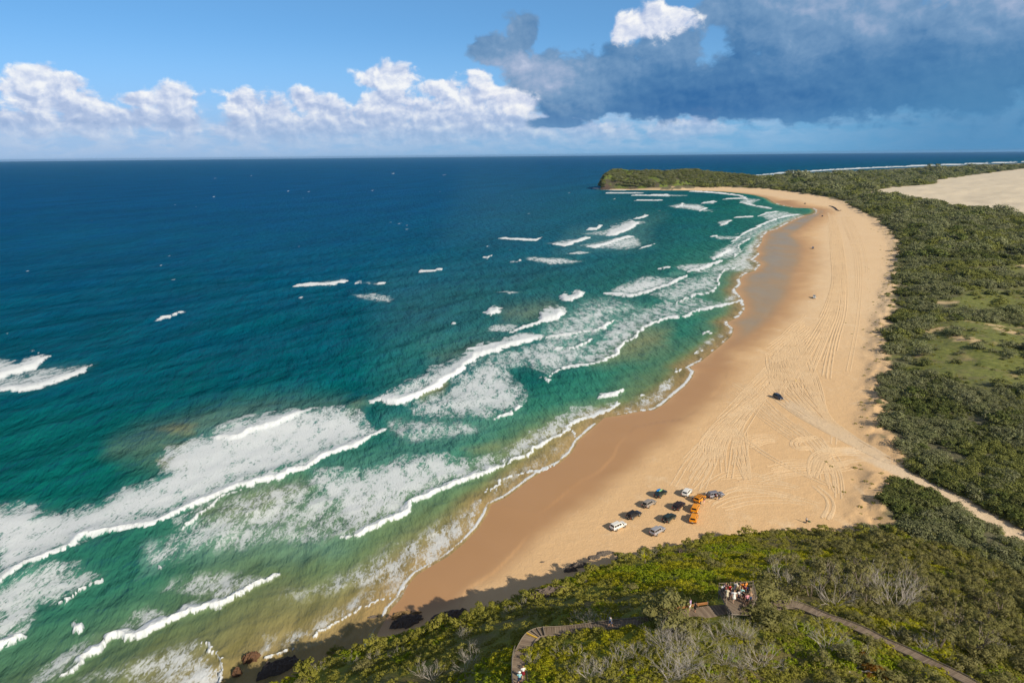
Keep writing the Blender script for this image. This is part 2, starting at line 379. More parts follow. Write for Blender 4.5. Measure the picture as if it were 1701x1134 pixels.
DARK_CLOUDS = [(815,82,40,34),(866,56,30,44),(850,90,40,24),(905,128,84,46),(985,138,120,58),(1060,132,120,62),(1105,78,70,44),(960,178,90,24),(1120,160,120,44),(1180,148,100,54),
 (1300,44,120,84),(1300,130,180,78),(1330,176,120,32),(1450,84,230,120),(1440,130,200,66),(1600,84,230,124),(1700,70,240,130),(1240,182,80,22),(1228,14,90,34),(925,204,56,13),(1560,140,180,34)]
BRIGHT_CLOUDS = [(1085,38,64,34),(1048,50,34,26),(1122,28,34,26),(862,172,34,22),(848,164,26,20),(815,152,20,16)]
build_sky()

# ------------------------------------------------------------------ sheets in polar order about the spot below the camera
def polar(az, dep):
    A, Dp = np.meshgrid(np.radians(az), np.radians(dep), indexing='ij'); rr = CH/np.tan(Dp)
    return rr*np.sin(A), rr*np.cos(A)
def grid_faces(na, nd):
    i = np.arange(na-1)[:, None]*nd+np.arange(nd-1)[None]
    return np.stack([i, i+nd, i+nd+1, i+1], -1).reshape(-1, 4)
def sub_mesh(name, V, F, attrs):
    used = np.unique(F); mp = np.zeros(len(V), np.int64); mp[used] = np.arange(len(used))
    return np_mesh(name, V[used], mp[F], {k: v[used] for k, v in attrs.items()})

# --- wetness line on the sand
WETL = [(1196,318.4),(1255,325),(1290,333),(1313,333),(1325,341),(1352,343.5),(1369,347),(1371,352),(1360,361),(1340,376),(1319,391),(1332,400),(1340,411),(1338,436),(1325,464),
 (1319,490),(1299,520),(1281,538),(1241,570),(1207,583),(1214,610),(1194,630),(1193,643),(1140,680),(1104,715),(1050,752),(1000,792),(945,835),(890,876),(845,912),(800,945),(765,968),(735,1000)]
wet_w = unl(WETL, 1.5)
wet_poly = np.concatenate([shore_w[5:-4], wet_w])
DAMPL = [(1196,317.5),(1270,324),(1330,335),(1385,346),(1390,356),(1362,380),(1357,420),(1350,470),(1330,520),(1295,560),(1262,600),(1240,640),(1185,690),(1140,740),(1090,780),(1020,830),(975,870),(930,900),(900,935),(840,985)]
damp_poly = np.concatenate([shore_w[5:-4], unl(DAMPL, 2)])
GRASS = [[(1486,588),(1508,558),(1560,536),(1640,540),(1720,520),(1720,664),(1640,656),(1580,642),(1530,618),(1498,606)],
 [(1550,500),(1600,490),(1720,480),(1720,520),(1640,528),(1570,522)],[(1600,452),(1720,440),(1720,462),(1640,470)],[(1560,690),(1640,672),(1720,676),(1720,690),(1620,700)]]
grass_w = [unl(g, 6) for g in GRASS]

az_l = np.concatenate([np.arange(-47, 46, .128), np.arange(46, 66, .4)]); dep_l = np.concatenate([np.linspace(66, 6, 440), np.linspace(5.95, .5, 150)])
X, Y = polar(az_l, dep_l); sh = X.shape; X = X.ravel(); Y = Y.ravel()
fl = fields(X, Y)
Z = fl['h'].copy()
rr = np.hypot(X, Y)
def soft(poly, w): 
    d = seg_dist(X, Y, poly, True); return np.where(inside(X, Y, poly), d, -d)/w
wetd = soft(wet_poly, 1.0); wet = sstep(-6.5, 3.5, wetd/np.clip(rr/170, .8, 4)+2.0*sstep(330, 180, rr)+(fbm(X/8, Y/8, 3, 31)-.5)*3)*(fl['s'] > -30)
dampd = soft(damp_poly, 1.0); damp = sstep(-10, 10, dampd+(fbm(X/14, Y/14, 3, 33)-.5)*14); damp = np.maximum(damp, .9*sstep(520, 220, rr))
grass = np.zeros(X.shape)
for g in grass_w:
    grass = np.maximum(grass, sstep(-9, 10, soft(g, 1.0)+(fbm(X/12, Y/12, 4, 41)-.5)*34))
vz = sstep(1.5, 6, fl['v']+(fbm(X/5, Y/5, 3, 47)-.5)*9)
roadm = sstep(4.4, 2.4, fl['road']+(fbm(X/3, Y/3, 3, 44)-.5)*2.5)*sstep(-16, 0, fl['v'])
sbm = sstep(-3, 8, fl['sb'])
bare = .75*sstep(.67, .78, fbm(X/16, Y/16, 4, 51))*sstep(3, 12, fl['v'])
veg = vz*(1-roadm)*(1-sbm)*(1-bare)
# film of standing water on the flats: wet, low, broad part of the beach
flat = sstep(1.0, 9.0, wetd)*sstep(14, 70, seg_dist(X, Y, unl([(1216,546),(1240,490),(1270,430),(1290,390),(1330,362)])))
film = sstep(0, 10, wetd)*np.exp(-(seg_dist(X, Y, unl([(1222,540),(1262,480),(1290,430),(1300,395),(1340,362),(1362,352)]))/34.)**2)
attrs = dict(wet=wet, damp=damp, veg=veg, grass=grass*(1-roadm), road=roadm, blow=sbm, film=film)
V = np.stack([X, Y, Z], -1)
F = grid_faces(*sh)
fc = F[:, 0]
s_f = fl['s'][F].max(1); r_f = rr[fc]
keep = (s_f > -14)
lab = np.zeros(len(F), int)                       # beach
lab[(fl['v'][F].mean(1) > .5)] = 1                # scrubland
lab[(fl['sb'][F].mean(1) > 0)] = 2                # sand blow
lab[fl['head'][F].any(1)] = 3                     # headland

# --- land materials
def land_material():
    m, t = material('coastal_ground'); P = t.pos()
    n1 = t.noise(P, .03, 6, .6); n2 = t.noise(P, .35, 6, .62); n3 = t.noise(P, 2.2, 4, .6)
    wet_ = t.attr('wet'); damp_ = t.attr('damp'); film_ = t.m('MULTIPLY', t.attr('film'), t.ss(.25, .65, t.noise(t.vm('MULTIPLY', P, (1, .5, 1)), .03, 5, .6), .45, .95))
    dry = t.mix(n1, (.72, .51, .30), (.79, .60, .39))
    dry = t.mix(t.ss(.35, .75, n2), dry, (.73, .515, .305))
    st = t.m('MULTIPLY', t.ss(.54, .74, t.noise(t.vm('MULTIPLY', P, (1, .7, 1)), .11, 7, .66)), t.ss(.3, .6, n2)); speck = t.m('MULTIPLY', t.ss(.69, .73, t.noise(P, 1.15, 3, .55)), t.ss(.5, .62, t.noise(P, .06, 3)))
    dampc = t.mix(n2, (.68, .44, .225), (.75, .505, .275))
    c = t.mix(damp_, dry, dampc)
    c = t.mix(t.m('MULTIPLY', st, .55), c, (.84, .67, .46)); c = t.mix(t.m('MULTIPLY', speck, .5), c, (.40, .28, .16))
    wc = t.mix(t.noise(P, .05, 4), (.44, .245, .112), (.50, .29, .145))
    c = t.mix(wet_, c, wc)
    c = t.mix(film_, c, t.mix(n2, (.33, .275, .19), (.38, .315, .225)))
    c = t.mix(t.attr('road'), c, t.mix(n3, (.66, .51, .35), (.78, .62, .44)))
    c = t.mix(t.attr('blow'), c, t.mix(t.noise(P, .02, 5, .6), (.62, .53, .40), (.74, .65, .50)))
    lit_ = t.mix(t.ss(.35, .7, n3), (.085, .085, .042), (.20, .18, .11))
    gr = t.mix(t.ss(.3, .7, n2), (.11, .135, .026), (.21, .225, .055))
    gr = t.mix(t.ss(.5, .72, t.noise(P, .12, 6, .65)), gr, (.19, .165, .08)); gr = t.mix(t.ss(.55, .7, t.noise(P, .6, 5, .65)), gr, (.07, .085, .03))
    vg = t.mix(t.attr('grass'), lit_, gr)
    c = t.mix(t.attr('veg'), c, vg)
    rough = t.m('SUBTRACT', .92, t.m('MULTIPLY', t.m('MAXIMUM', t.m('MULTIPLY', wet_, .32), t.m('MULTIPLY', film_, .6)), 1.0))
    bmp = t.m('ADD', t.m('MULTIPLY', n3, .5), t.m('MULTIPLY', n2, 1.2)); inv = t.m('SUBTRACT', 1.0, t.m('MAXIMUM', wet_, film_))
    # wind and foot ripple in the dry sand
    hn = t.bump(t.m('MULTIPLY', bmp, t.m('MULTIPLY_ADD', inv, .95, .05)), .55, .35)
    t.out(t.principled(c, rough, t.m('MULTIPLY_ADD', film_, -.25, .4), 0, hn)); return m
def headland_material():
    m, t = material('headland_ground'); P = t.pos(); N = t.new('ShaderNodeNewGeometry').outputs['Normal']
    sp = t.new('ShaderNodeSeparateXYZ'); t.put(sp.inputs[0], N)
    n1 = t.noise(P, .06, 5, .6); n2 = t.noise(P, .5, 6, .62); n3 = t.noise(P, 3., 4, .6)
    soil = t.mix(n3, (.12, .105, .035), (.22, .18, .07)); soil = t.mix(t.ss(.55, .75, n2), soil, (.22, .15, .07))
    grn = t.mix(n2, (.15, .165, .012), (.26, .27, .025))
    c = t.mix(t.ss(.38, .6, n1), soil, grn)
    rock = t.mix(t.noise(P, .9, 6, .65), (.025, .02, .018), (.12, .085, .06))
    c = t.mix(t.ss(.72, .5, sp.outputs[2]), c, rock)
    t.out(t.principled(c, .9, .25, 0, t.bump(t.m('ADD', n3, n2), .8, .4))); return m
LAND = land_material(); HEADM = headland_material()

# --- tyre tracks pressed into the sand: part of the beach surface
TRK_V = []; TRK_F = []
def track(P, w=.34, dz=.09, gauge=1.55, pair=True):
    dz = dz*1.35; P = np.asarray(P); d = np.gradient(P, axis=0); d /= np.linalg.norm(d, axis=1)[:, None]+1e-9; nrm = np.stack([-d[:, 1], d[:, 0]], -1)
    for sgn in ((-.5, .5) if pair else (0,)):
        C = P+nrm*gauge*sgn; n = len(C)
        jz = dz*(.55+.9*fbm(C[:, 0]/5, C[:, 1]/5, 2, 61))
        offs = [(-1.25, -.02), (-.62, 1.0), (0, -.0), (.62, 1.0), (1.25, -.02)]
        rows = []
        for o_, z_ in offs:
            Q = C+nrm*o_*w; rows.append(np.column_stack([Q, height(Q[:, 0], Q[:, 1])+.02+jz*z_]))
        base = sum(len(a) for a in TRK_V); TRK_V.append(np.stack(rows, 1).reshape(-1, 3)); k = len(offs)
        i = (np.arange(n-1)[:, None]*k+np.arange(k-1)[None]).ravel()+base
        TRK_F.append(np.stack([i, i+k, i+k+1, i+1], -1))
def family(Lg, Rg, n, w=.34, dz=.09, wob=1.0, cut=.35, pair=True, seed=0):
    rg = np.random.default_rng(100+seed); a = resample(smooth(unl(Lg, 2.5), 2), 60); b = resample(smooth(unl(Rg, 2.5), 2), 60)
    for k in range(n):
        u = (k+.5+rg.uniform(-.45, .45))/n; u2 = np.clip(u+rg.uniform(-.16, .16), -.05, 1.05); tt = np.linspace(0, 1, 60)
        uu = (u+(u2-u)*sstep(0, 1, tt))[:, None]
        P = a*(1-uu)+b*uu; s0 = rg.uniform(0, 1)*20
        P = P+np.column_stack([np.sin(tt*rg.uniform(3, 8)+s0), np.cos(tt*rg.uniform(3, 8)+s0)])*wob
        lo = int(60*rg.uniform(0, cut)); hi = 60-int(60*rg.uniform(0, cut)); P = P[lo:hi]
        L = np.hypot(*(P[1:]-P[:-1]).T).sum(); track(resample(P, max(8, int(L/1.6))), w, dz, pair=pair)
family([(1374,352),(1380,390),(1382,430),(1386,470),(1374,512),(1352,552),(1315,600),(1285,640)], [(1383,352),(1396,390),(1402,430),(1404,470),(1402,520),(1388,560),(1378,610),(1374,660),(1372,692)], 32, 0.29, 0.094, .8, .35, seed=1)
family([(1262,622),(1280,650),(1312,682),(1352,708),(1402,734),(1450,758),(1486,774)], [(1325,540),(1348,600),(1362,650),(1368,688),(1402,712),(1442,742),(1478,764)], 30, 0.24, 0.079, .8, .3, seed=2)
family([(1300,668),(1352,704),(1402,731),(1450,756),(1488,774)], [(1312,664),(1362,694),(1402,717),(1446,745),(1482,766)], 17, 0.20, 0.065, .4, .12, seed=3)
family([(1265,640),(1228,668),(1182,702),(1156,736),(1170,790)], [(1276,650),(1244,690),(1224,730),(1218,770),(1212,806)], 19, 0.20, 0.065, .6, .35, seed=4)
family([(1210,698),(1238,730),(1290,765),(1332,786),(1376,808)], [(1212,700),(1241,731),(1293,766),(1335,787),(1380,809)], 1, 0.31, 0.101, .2, .02, seed=5)
family([(1452,746),(1400,742),(1362,748),(1345,764),(1346,792)], [(1436,756),(1384,754),(1366,764),(1360,782),(1352,796)], 9, 0.23, 0.072, .3, .2, seed=6)
family([(1360,724),(1324,726),(1312,736),(1320,747),(1350,744)], [(1350,729),(1328,731),(1321,737),(1328,743),(1346,741)], 3, 0.23, 0.072, .2, .1, seed=7)
family([(1352,806),(1378,824),(1386,846),(1374,866)], [(1354,810),(1374,826),(1380,846),(1370,862)], 3, 0.23, 0.065, .2, .1, seed=8)
family([(1218,708),(1222,740),(1228,770),(1238,800)], [(1236,706),(1238,740),(1244,770),(1250,800)], 7, 0.19, 0.058, .5, .3, seed=9)
family([(1190,692),(1142,760),(1110,806)], [(1204,735),(1184,780),(1164,815)], 11, 0.18, 0.036, .5, .3, seed=10)
family([(1332,528),(1292,560),(1264,578)], [(1350,556),(1314,582),(1292,604)], 13, 0.24, 0.079, .7, .2, seed=11)
family([(1275,580),(1282,620),(1300,660)], [(1330,560),(1340,600),(1345,650)], 20, 0.24, 0.086, 1.5, .3, seed=12)
family([(1190,640),(1230,655),(1280,700),(1330,740)], [(1230,620),(1262,650),(1300,690),(1350,720)], 11, 0.19, 0.050, 1.2, .3, seed=13)
family([(1260,775),(1310,760),(1370,770),(1430,760)], [(1262,800),(1310,790),(1370,785),(1430,772)], 9, 0.19, 0.043, .6, .35, seed=14)
family([(1240,722),(1262,718),(1290,722)], [(1240,748),(1266,735),(1300,733)], 7, 0.19, 0.050, .5, .2, seed=15)
family([(1384,700),(1388,720),(1380,745)], [(1375,690),(1392,705),(1394,722)], 3, 0.19, 0.043, .3, .2, seed=16)
family([(1395,360),(1420,430),(1420,520),(1405,600),(1385,690)], [(1412,360),(1440,430),(1436,520),(1420,600),(1400,690)], 6, .22, .05, 1.2, .4, seed=17)
family([(1340,520),(1300,575),(1240,625),(1190,680),(1130,750)], [(1352,560),(1318,610),(1270,665),(1220,720),(1160,790)], 16, .20, .045, 1.5, .4, seed=18)
family([(1180,790),(1230,775),(1290,790),(1350,812)], [(1180,850),(1240,830),(1300,835),(1360,850)], 9, .20, .04, 1.5, .35, seed=19)
family([(1290,700),(1330,730),(1362,775),(1380,825)], [(1340,700),(1378,735),(1398,775),(1404,828)], 8, .20, .045, 1.2, .35, seed=20)
tv = np.concatenate(TRK_V); tf = np.concatenate(TRK_F)

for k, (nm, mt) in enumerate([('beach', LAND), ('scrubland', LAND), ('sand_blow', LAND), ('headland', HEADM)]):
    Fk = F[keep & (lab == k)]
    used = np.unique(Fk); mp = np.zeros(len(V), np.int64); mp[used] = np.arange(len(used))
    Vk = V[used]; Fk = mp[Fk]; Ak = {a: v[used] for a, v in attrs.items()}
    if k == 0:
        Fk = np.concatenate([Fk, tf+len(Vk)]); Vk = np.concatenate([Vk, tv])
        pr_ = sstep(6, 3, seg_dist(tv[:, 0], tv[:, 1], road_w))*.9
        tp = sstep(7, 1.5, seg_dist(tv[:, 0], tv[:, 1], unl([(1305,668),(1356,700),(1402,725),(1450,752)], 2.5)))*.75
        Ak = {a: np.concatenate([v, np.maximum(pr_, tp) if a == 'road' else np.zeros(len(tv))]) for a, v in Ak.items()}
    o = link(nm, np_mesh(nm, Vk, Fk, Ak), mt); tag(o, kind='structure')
# ------------------------------------------------------------------ sea
# breaking fronts: (points in order left to right, width of the white roll)
FRONTS = [
 ([(-20,633),(0,626),(32,618),(64,609),(78,600),(84,592)], 11),
 ([(-20,655),(0,653),(40,651),(75,642),(110,632),(140,620),(158,605)], 8),
 ([(243,532),(265,530),(285,526),(295,522),(310,518)], 4),
 ([(488,477),(520,474),(545,474),(565,470),(577,466)], 6),
 ([(-20,975),(0,964),(19,951),(56,933),(81,924),(112,914),(130,900),(147,892),(187,885),(225,875),(268,866),(290,858),(328,841),(365,826),(400,811),(423,806),(443,803),(475,794),(483,787),(512,781),(520,771),(537,758),(572,745),(606,732),(628,720),(642,710)], 9),
 ([(300,882),(325,868),(349,850),(359,840),(391,822),(409,813)], 3),
 ([(349,731),(380,732),(404,726),(418,716),(448,710),(473,702),(497,692),(510,682)], 9),
 ([(103,1003),(120,996),(144,977),(160,968),(172,961),(175,952)], 3),
 ([(-20,1085),(0,1077),(20,1067),(35,1058),(44,1053)], 9),
 ([(118,1050),(128,1052),(143,1038)], 9),
 ([(106,1127),(122,1116),(140,1108),(156,1089),(178,1080),(187,1066),(219,1061),(240,1055),(272,1044),(303,1030),(328,1020),(375,1006),(394,1000),(415,988),(438,975),(463,957)], 8),
 ([(340,1076),(355,1083),(372,1094),(382,1106),(383,1118),(376,1136)], 4),
 ([(572,894),(583,895),(606,885),(633,873),(671,856),(697,838),(733,822),(768,806),(806,788),(829,776),(833,768)], 7),
 ([(837,775),(853,769),(873,758),(897,743),(915,732),(932,721),(944,712),(959,706),(974,696),(1001,686),(1021,670),(1024,666)], 6),
 ([(988,662),(1021,659),(1041,653),(1046,648)], 5),
 ([(515,1065),(538,1047),(565,1031),(609,1010),(644,991),(662,975),(672,970)], 2.5),
 ([(453,1092),(474,1083),(491,1076)], 2.5),
 ([(808,818),(823,804),(845,795),(878,785),(905,778),(926,768)], 2.5),
 ([(944,712),(953,720),(958,729)], 1.5),
 ([(623,669),(640,667),(667,670),(677,668),(699,657),(723,644),(748,630),(763,615),(793,594),(817,586),(847,575),(872,568),(900,561)], 11),
 ([(773,583),(800,581),(830,571)], 5),
 ([(825,696),(842,687),(867,675)], 3.5),
 ([(911,626),(925,618),(944,611),(959,608),(979,607),(999,600),(1018,592),(1038,576),(1053,565),(1063,550),(1078,542),(1097,533),(1112,529),(1137,528),(1159,518),(1184,511),(1209,506),(1241,496)], 4.5),
 ([(898,627),(905,632),(910,636)], 4),
 ([(900,563),(930,559),(962,555),(984,550),(999,545),(1011,537),(1016,531)], 4.5),
 ([(925,581),(954,579),(971,573),(984,562)], 4),
 ([(900,536),(912,533),(926,530),(936,521)], 14),
 ([(844,551),(859,549),(876,543),(891,539),(906,532)], 6),
 ([(808,520),(820,524),(834,518)], 10),
 ([(930,499),(949,500),(960,496),(970,488)], 9),
 ([(1006,487),(1030,491),(1046,494),(1068,489),(1092,481),(1112,474),(1125,466),(1141,458)], 6),
 ([(1120,504),(1134,501),(1148,492),(1174,489),(1192,479),(1194,469),(1197,460),(1206,449),(1223,445)], 2.8),
 ([(1142,451),(1167,447),(1184,441),(1198,433)], 5),
 ([(1097,447),(1112,444)], 2.2),
 ([(1185,432),(1200,424),(1213,415)], 6),
 ([(1220,428),(1230,417),(1228,408),(1236,402),(1249,396)], 2.4),
 ([(1213,406),(1224,396),(1235,389),(1253,381),(1278,369),(1297,362),(1328,356)], 3),
 ([(1260,359),(1274,354),(1294,352)], 2),
 ([(1146,318),(1187,320.5),(1227,325),(1243,331)], 2.4),
 ([(1202,331),(1231,330),(1243,331)], 1.8),
 ([(1230,336),(1247,341),(1264,344),(1282,347)], 2.2),
 ([(1122,345),(1130,344),(1136,338)], 4),
 ([(1163,351),(1174,346)], 3),
 ([(1165,338),(1189,335)], 2.2),
 ([(1196,375),(1206,373),(1214,366)], 3.5),
 ([(1220,362),(1253,360)], 2),
 ([(1183,394),(1191,392)], 2.5),
 ([(1080,324.5),(1112,324.2)], 2),
 ([(1006,321),(1040,321),(1068,320.6)], 1.4),
 ([(1050,324.6),(1112,325.6)], 1.6),
 ([(1054,333),(1093,333.2),(1102,332.6)], 1.8),
 ([(830,396),(844,398),(858,398.5),(876,399.5),(892,400),(899,395)], 3.5),
 ([(800,429.5),(811,429.5),(818,426)], 2.5), ([(851,433.5),(862,433.5),(867,431)], 2.2),
 ([(918,406),(938,409),(952,404),(969,399),(981,395)], 5.5),
 ([(973,410),(985,412),(1001,408),(1022,401),(1036,397),(1052,393)], 5.5),
 ([(974,382),(990,382),(1001,375)], 5),
 ([(1008,391.5),(1022,391.5),(1038,385),(1052,378),(1060,371)], 9),
 ([(1054,364),(1065,363),(1076,358)], 3.5),
 ([(1061,413.5),(1082,409),(1088,405)], 2),
 ([(694,450.5),(722,450.5),(737,446)], 3), ([(588,470),(600,469)], 2.5), ([(628,471),(640,470)], 2),
 ([(744,539),(755,536)], 3), ([(1098,447),(1112,444)], 2),
 ([(1242,292.6),(1300,287.6),(1376,282.8),(1451,279),(1551,275),(1640,271.5),(1720,268.6)], 1.8),
 ([(1252,294.2),(1300,290.2),(1363,288.2),(1410,284.6)], 1.3),
 ([(1000,314.6),(1020,316),(1040,316)], 1.3), ([(985,313),(996,314.2)], 1.6),
 ([(270,944),(262,941)], 2),
 ([(1168,556),(1180,552),(1186,556)], 1.6),([(1147,589),(1160,584),(1175,582)], 1.8),([(1125,621),(1131,613)],4),([(1060,660),(1076,657)],2.5)]
# areas of foam: polygon, density, softness in picture points at the seaward edge
PATCH = [
 ([(-20,592),(10,598),(30,606),(60,600),(64,609),(-20,632)], .7),
 ([(-20,628),(32,618),(64,609),(90,606),(130,604),(156,605),(140,620),(75,642),(-20,655)], .74),
 ([(-20,838),(37,828),(60,832),(76,842),(100,842),(120,836),(160,830),(187,814),(203,803),(240,796),(262,783),(258,766),(275,748),(280,736),(310,727),(345,716),(372,697),(400,687),(460,676),(510,674),(572,674),(600,680),(628,705),(642,710),(606,732),(537,758),(483,787),(400,811),(290,858),(187,885),(112,914),(56,933),(-20,972)], .80),
 ([(300,880),(349,850),(409,812),(380,818),(328,841),(290,858)], .5),
 ([(-20,972),(19,951),(56,933),(90,925),(112,935),(137,945),(175,950),(172,961),(144,978),(103,1003),(72,999),(64,1024),(56,1039),(44,1055),(-20,1085)], .62),
 ([(62,1140),(65,1117),(90,1090),(103,1073),(137,1064),(166,1049),(200,1039),(225,1013),(258,1003),(275,1017),(290,1022),(328,997),(360,984),(365,946),(385,944),(396,956),(418,955),(447,963),(463,957),(415,988),(328,1020),(240,1055),(187,1066),(156,1089),(106,1130)], .54),
 ([(100,1140),(180,1100),(240,1080),(300,1068),(335,1062),(362,1080),(383,1105),(378,1140)], .40),
 ([(300,1140),(330,1110),(362,1092),(383,1110),(378,1140)], .74),
 ([(268,960),(330,945),(400,940),(400,985),(330,992),(275,985)], .33),
 ([(230,905),(300,870),(345,850),(390,820),(420,808),(500,790),(560,800),(590,830),(612,868),(575,895),(520,908),(440,908),(400,922),(330,922),(270,945),(245,940)], .36),
 ([(515,776),(560,773),(608,778),(646,762),(700,752),(740,748),(790,760),(828,745),(835,766),(806,788),(733,822),(671,856),(606,885),(572,894),(576,878),(560,858),(540,835),(512,800)], .66),
 ([(835,772),(828,744),(848,736),(878,719),(910,704),(932,689),(947,678),(970,675),(1009,668),(1024,666),(1001,686),(959,706),(915,732),(873,758)], .80),
 ([(672,972),(689,953),(715,937),(742,922),(768,900),(792,875),(806,853),(812,837),(808,826),(786,841),(762,866),(727,896),(697,928),(674,946),(648,958)], .78),
 ([(455,985),(540,960),(600,925),(680,885),(760,845),(812,832),(792,875),(742,922),(689,953),(660,975),(560,990),(470,1002)], .34),
 ([(435,1085),(453,1044),(515,1032),(556,1006),(615,975),(665,955),(676,968),(609,1010),(565,1031),(515,1065)], .46),
 ([(640,1018),(645,1010),(662,993),(673,972),(664,974),(645,992),(632,1008)], .5),
 ([(812,837),(838,825),(878,795),(927,768),(958,731),(1001,693),(992,690),(944,714),(897,746),(850,773),(835,780),(806,802)], .27),
 ([(880,790),(927,768),(947,751),(958,731),(950,735),(930,757),(905,775)], .5),
 ([(1003,690),(1028,689),(1085,680),(1122,652),(1100,640),(1060,655),(1025,672)], .34),
 ([(1090,668),(1122,640),(1125,622),(1118,622),(1095,645),(1087,660)], .6),
 ([(620,664),(648,649),(668,632),(718,620),(712,607),(740,599),(770,594),(793,592),(763,617),(723,645),(677,669)], .9),
 ([(738,645),(763,617),(793,596),(850,578),(900,563),(970,570),(1000,580),(1000,600),(980,607),(941,614),(913,626),(872,606),(842,613),(866,640),(876,660),(867,676),(827,696),(773,698),(711,694),(686,688),(670,671)], .62),
 ([(640,690),(690,688),(770,698),(820,705),(780,725),(720,732),(690,737),(650,720)], .33),
 ([(905,625),(930,615),(1000,598),(1040,575),(1063,550),(1097,533),(1184,511),(1209,503),(1150,493),(1110,498),(1060,513),(1018,530),(1000,560),(960,585),(910,600)], .72),
 ([(900,600),(900,540),(935,520),(970,497),(1010,489),(1040,497),(1080,512),(1020,530),(1005,555),(970,575),(925,590)], .42),
 ([(802,549),(820,538),(850,535),(866,540),(846,551)], .55),
 ([(1006,487),(1028,473),(1068,459),(1105,459),(1125,462),(1141,457),(1112,474),(1068,489),(1046,494)], .78),
 ([(1073,490),(1122,471),(1142,460),(1196,449),(1223,444),(1206,449),(1194,469),(1192,479),(1174,489),(1148,492),(1127,504),(1100,499)], .66),
 ([(1115,443),(1142,438),(1184,436),(1198,433),(1167,447),(1135,450)], .66),
 ([(1142,455),(1198,437),(1246,432),(1240,440),(1200,452)], .6),
 ([(1177,426),(1200,412),(1212,405),(1249,396),(1236,402),(1228,408),(1230,417),(1220,428),(1185,432)], .78),
 ([(1198,436),(1220,428),(1249,396),(1270,388),(1262,400),(1256,415),(1250,431),(1253,448),(1236,455),(1205,450)], .55),
 ([(1214,406),(1224,395),(1253,380),(1278,368),(1328,355),(1336,357),(1301,373),(1274,385),(1266,392),(1249,396)], .76),
 ([(1260,358),(1274,352),(1301,350),(1325,356),(1297,363),(1278,368)], .58),
 ([(1227,334),(1243,329),(1266,331),(1250,339),(1284,348),(1262,346),(1240,341)], .8),
 ([(1109,342),(1130,338),(1161,339),(1174,345),(1163,351),(1138,347),(1122,346)], .8),
 ([(1160,347),(1194,349),(1170,352)], .4), ([(1165,338),(1189,335),(1186,339)], .6),
 ([(1083,322),(1142,324),(1142,326),(1083,326)], .42), ([(1006,319),(1068,319.5),(1068,322),(1006,322)], .35), ([(1112,323.5),(1142,326.5),(1112,326.5)], .3),
 ([(1183,391),(1222,392),(1232,398),(1190,398)], .4), ([(1196,374),(1190,368),(1214,364),(1208,374)], .6),
 ([(868,428),(885,425),(924,428),(973,432),(953,437),(915,439),(892,436)], .66),
 ([(939,421),(959,416),(987,418),(965,423)], .62),
 ([(905,404),(940,398),(975,394),(981,396),(938,409)], .5),
 ([(955,408),(1000,400),(1052,391),(1062,398),(1070,408),(1040,415),(985,413)], .6),
 ([(966,388),(1005,382),(1022,377),(1068,366),(1074,370),(1060,374),(1038,387),(1008,392),(975,390)], .78),
 ([(818,484),(836,482),(868,487),(850,490)], .45),
 ([(580,487),(620,485),(652,495),(645,502),(600,498)], .42), ([(588,468),(640,469),(630,473)], .4),
 ([(810,520),(830,507),(838,510),(834,520)], .8), ([(905,533),(912,516),(928,509),(937,512),(934,524)], .85), ([(940,497),(955,487),(968,484),(970,490)], .8),
 ([(500,476),(540,466),(577,461),(577,467),(545,475)], .42), ([(985,311),(1000,312.5),(1040,315),(1040,317),(990,315.5)], .5),
 ([(1180,560),(1213,547),(1216,553),(1190,575),(1150,592),(1158,575)], .3), ([(1236,500),(1240,495),(1220,482),(1200,492),(1170,512)], .35)]
# lighter, aerated or sandy water
MILK = [([(640,470),(900,420),(1320,328),(1310,420),(900,600),(640,640)], .12), ([(780,290),(1000,290),(1180,335),(900,450),(740,400)], .07), ([(950,380),(1000,372),(1070,358),(1105,358),(1085,375),(1082,400),(1092,408),(1040,419),(990,418),(950,424),(920,420),(940,410),(960,398),(930,400)], .28),
 ([(900,600),(900,535),(935,515),(975,492),(1060,500),(1080,515),(1010,560),(960,590)], .4), ([(690,580),(760,560),(850,552),(940,500),(900,495),(840,510),(840,530),(770,550),(700,560)], .25),
 ([(238,960),(240,900),(265,890),(275,920),(262,950)], .35), ([(300,900),(420,850),(520,880),(600,890),(540,930),(420,930),(330,940)], .3), ([(520,770),(640,740),(760,710),(820,720),(760,750),(600,790),(520,800)], .25),
 ([(640,690),(760,690),(860,690),(780,735),(660,745)], .3), ([(310,705),(370,690),(420,690),(350,722)], .35), ([(1115,452),(1140,450),(1135,458),(1112,460)], .5)]
SILT = [([(255,716),(285,706),(330,703),(318,720),(280,722)], .75), ([(190,745),(240,715),(330,690),(420,672),(500,664),(560,668),(440,680),(330,712),(250,770)], .35), ([(262,760),(312,756),(312,776),(270,778)], .9), ([(268,735),(330,730),(300,752)], .6),
 ([(690,650),(742,630),(738,648),(700,664)], .8), ([(340,845),(420,808),(500,795),(520,805),(450,850),(380,870),(345,866)], .55), ([(990,600),(1040,570),(1066,548),(1110,548),(1100,575),(1060,590),(1010,598)], .75),
 ([(830,745),(880,725),(920,705),(930,712),(880,745)], .7), ([(775,745),(820,738),(828,746),(790,752)], .5), ([(835,515),(910,500),(930,515),(880,532),(840,528)], .35), ([(555,700),(600,662),(620,670),(590,690)], .35), ([(720,590),(790,570),(850,566),(770,595)], .3)]
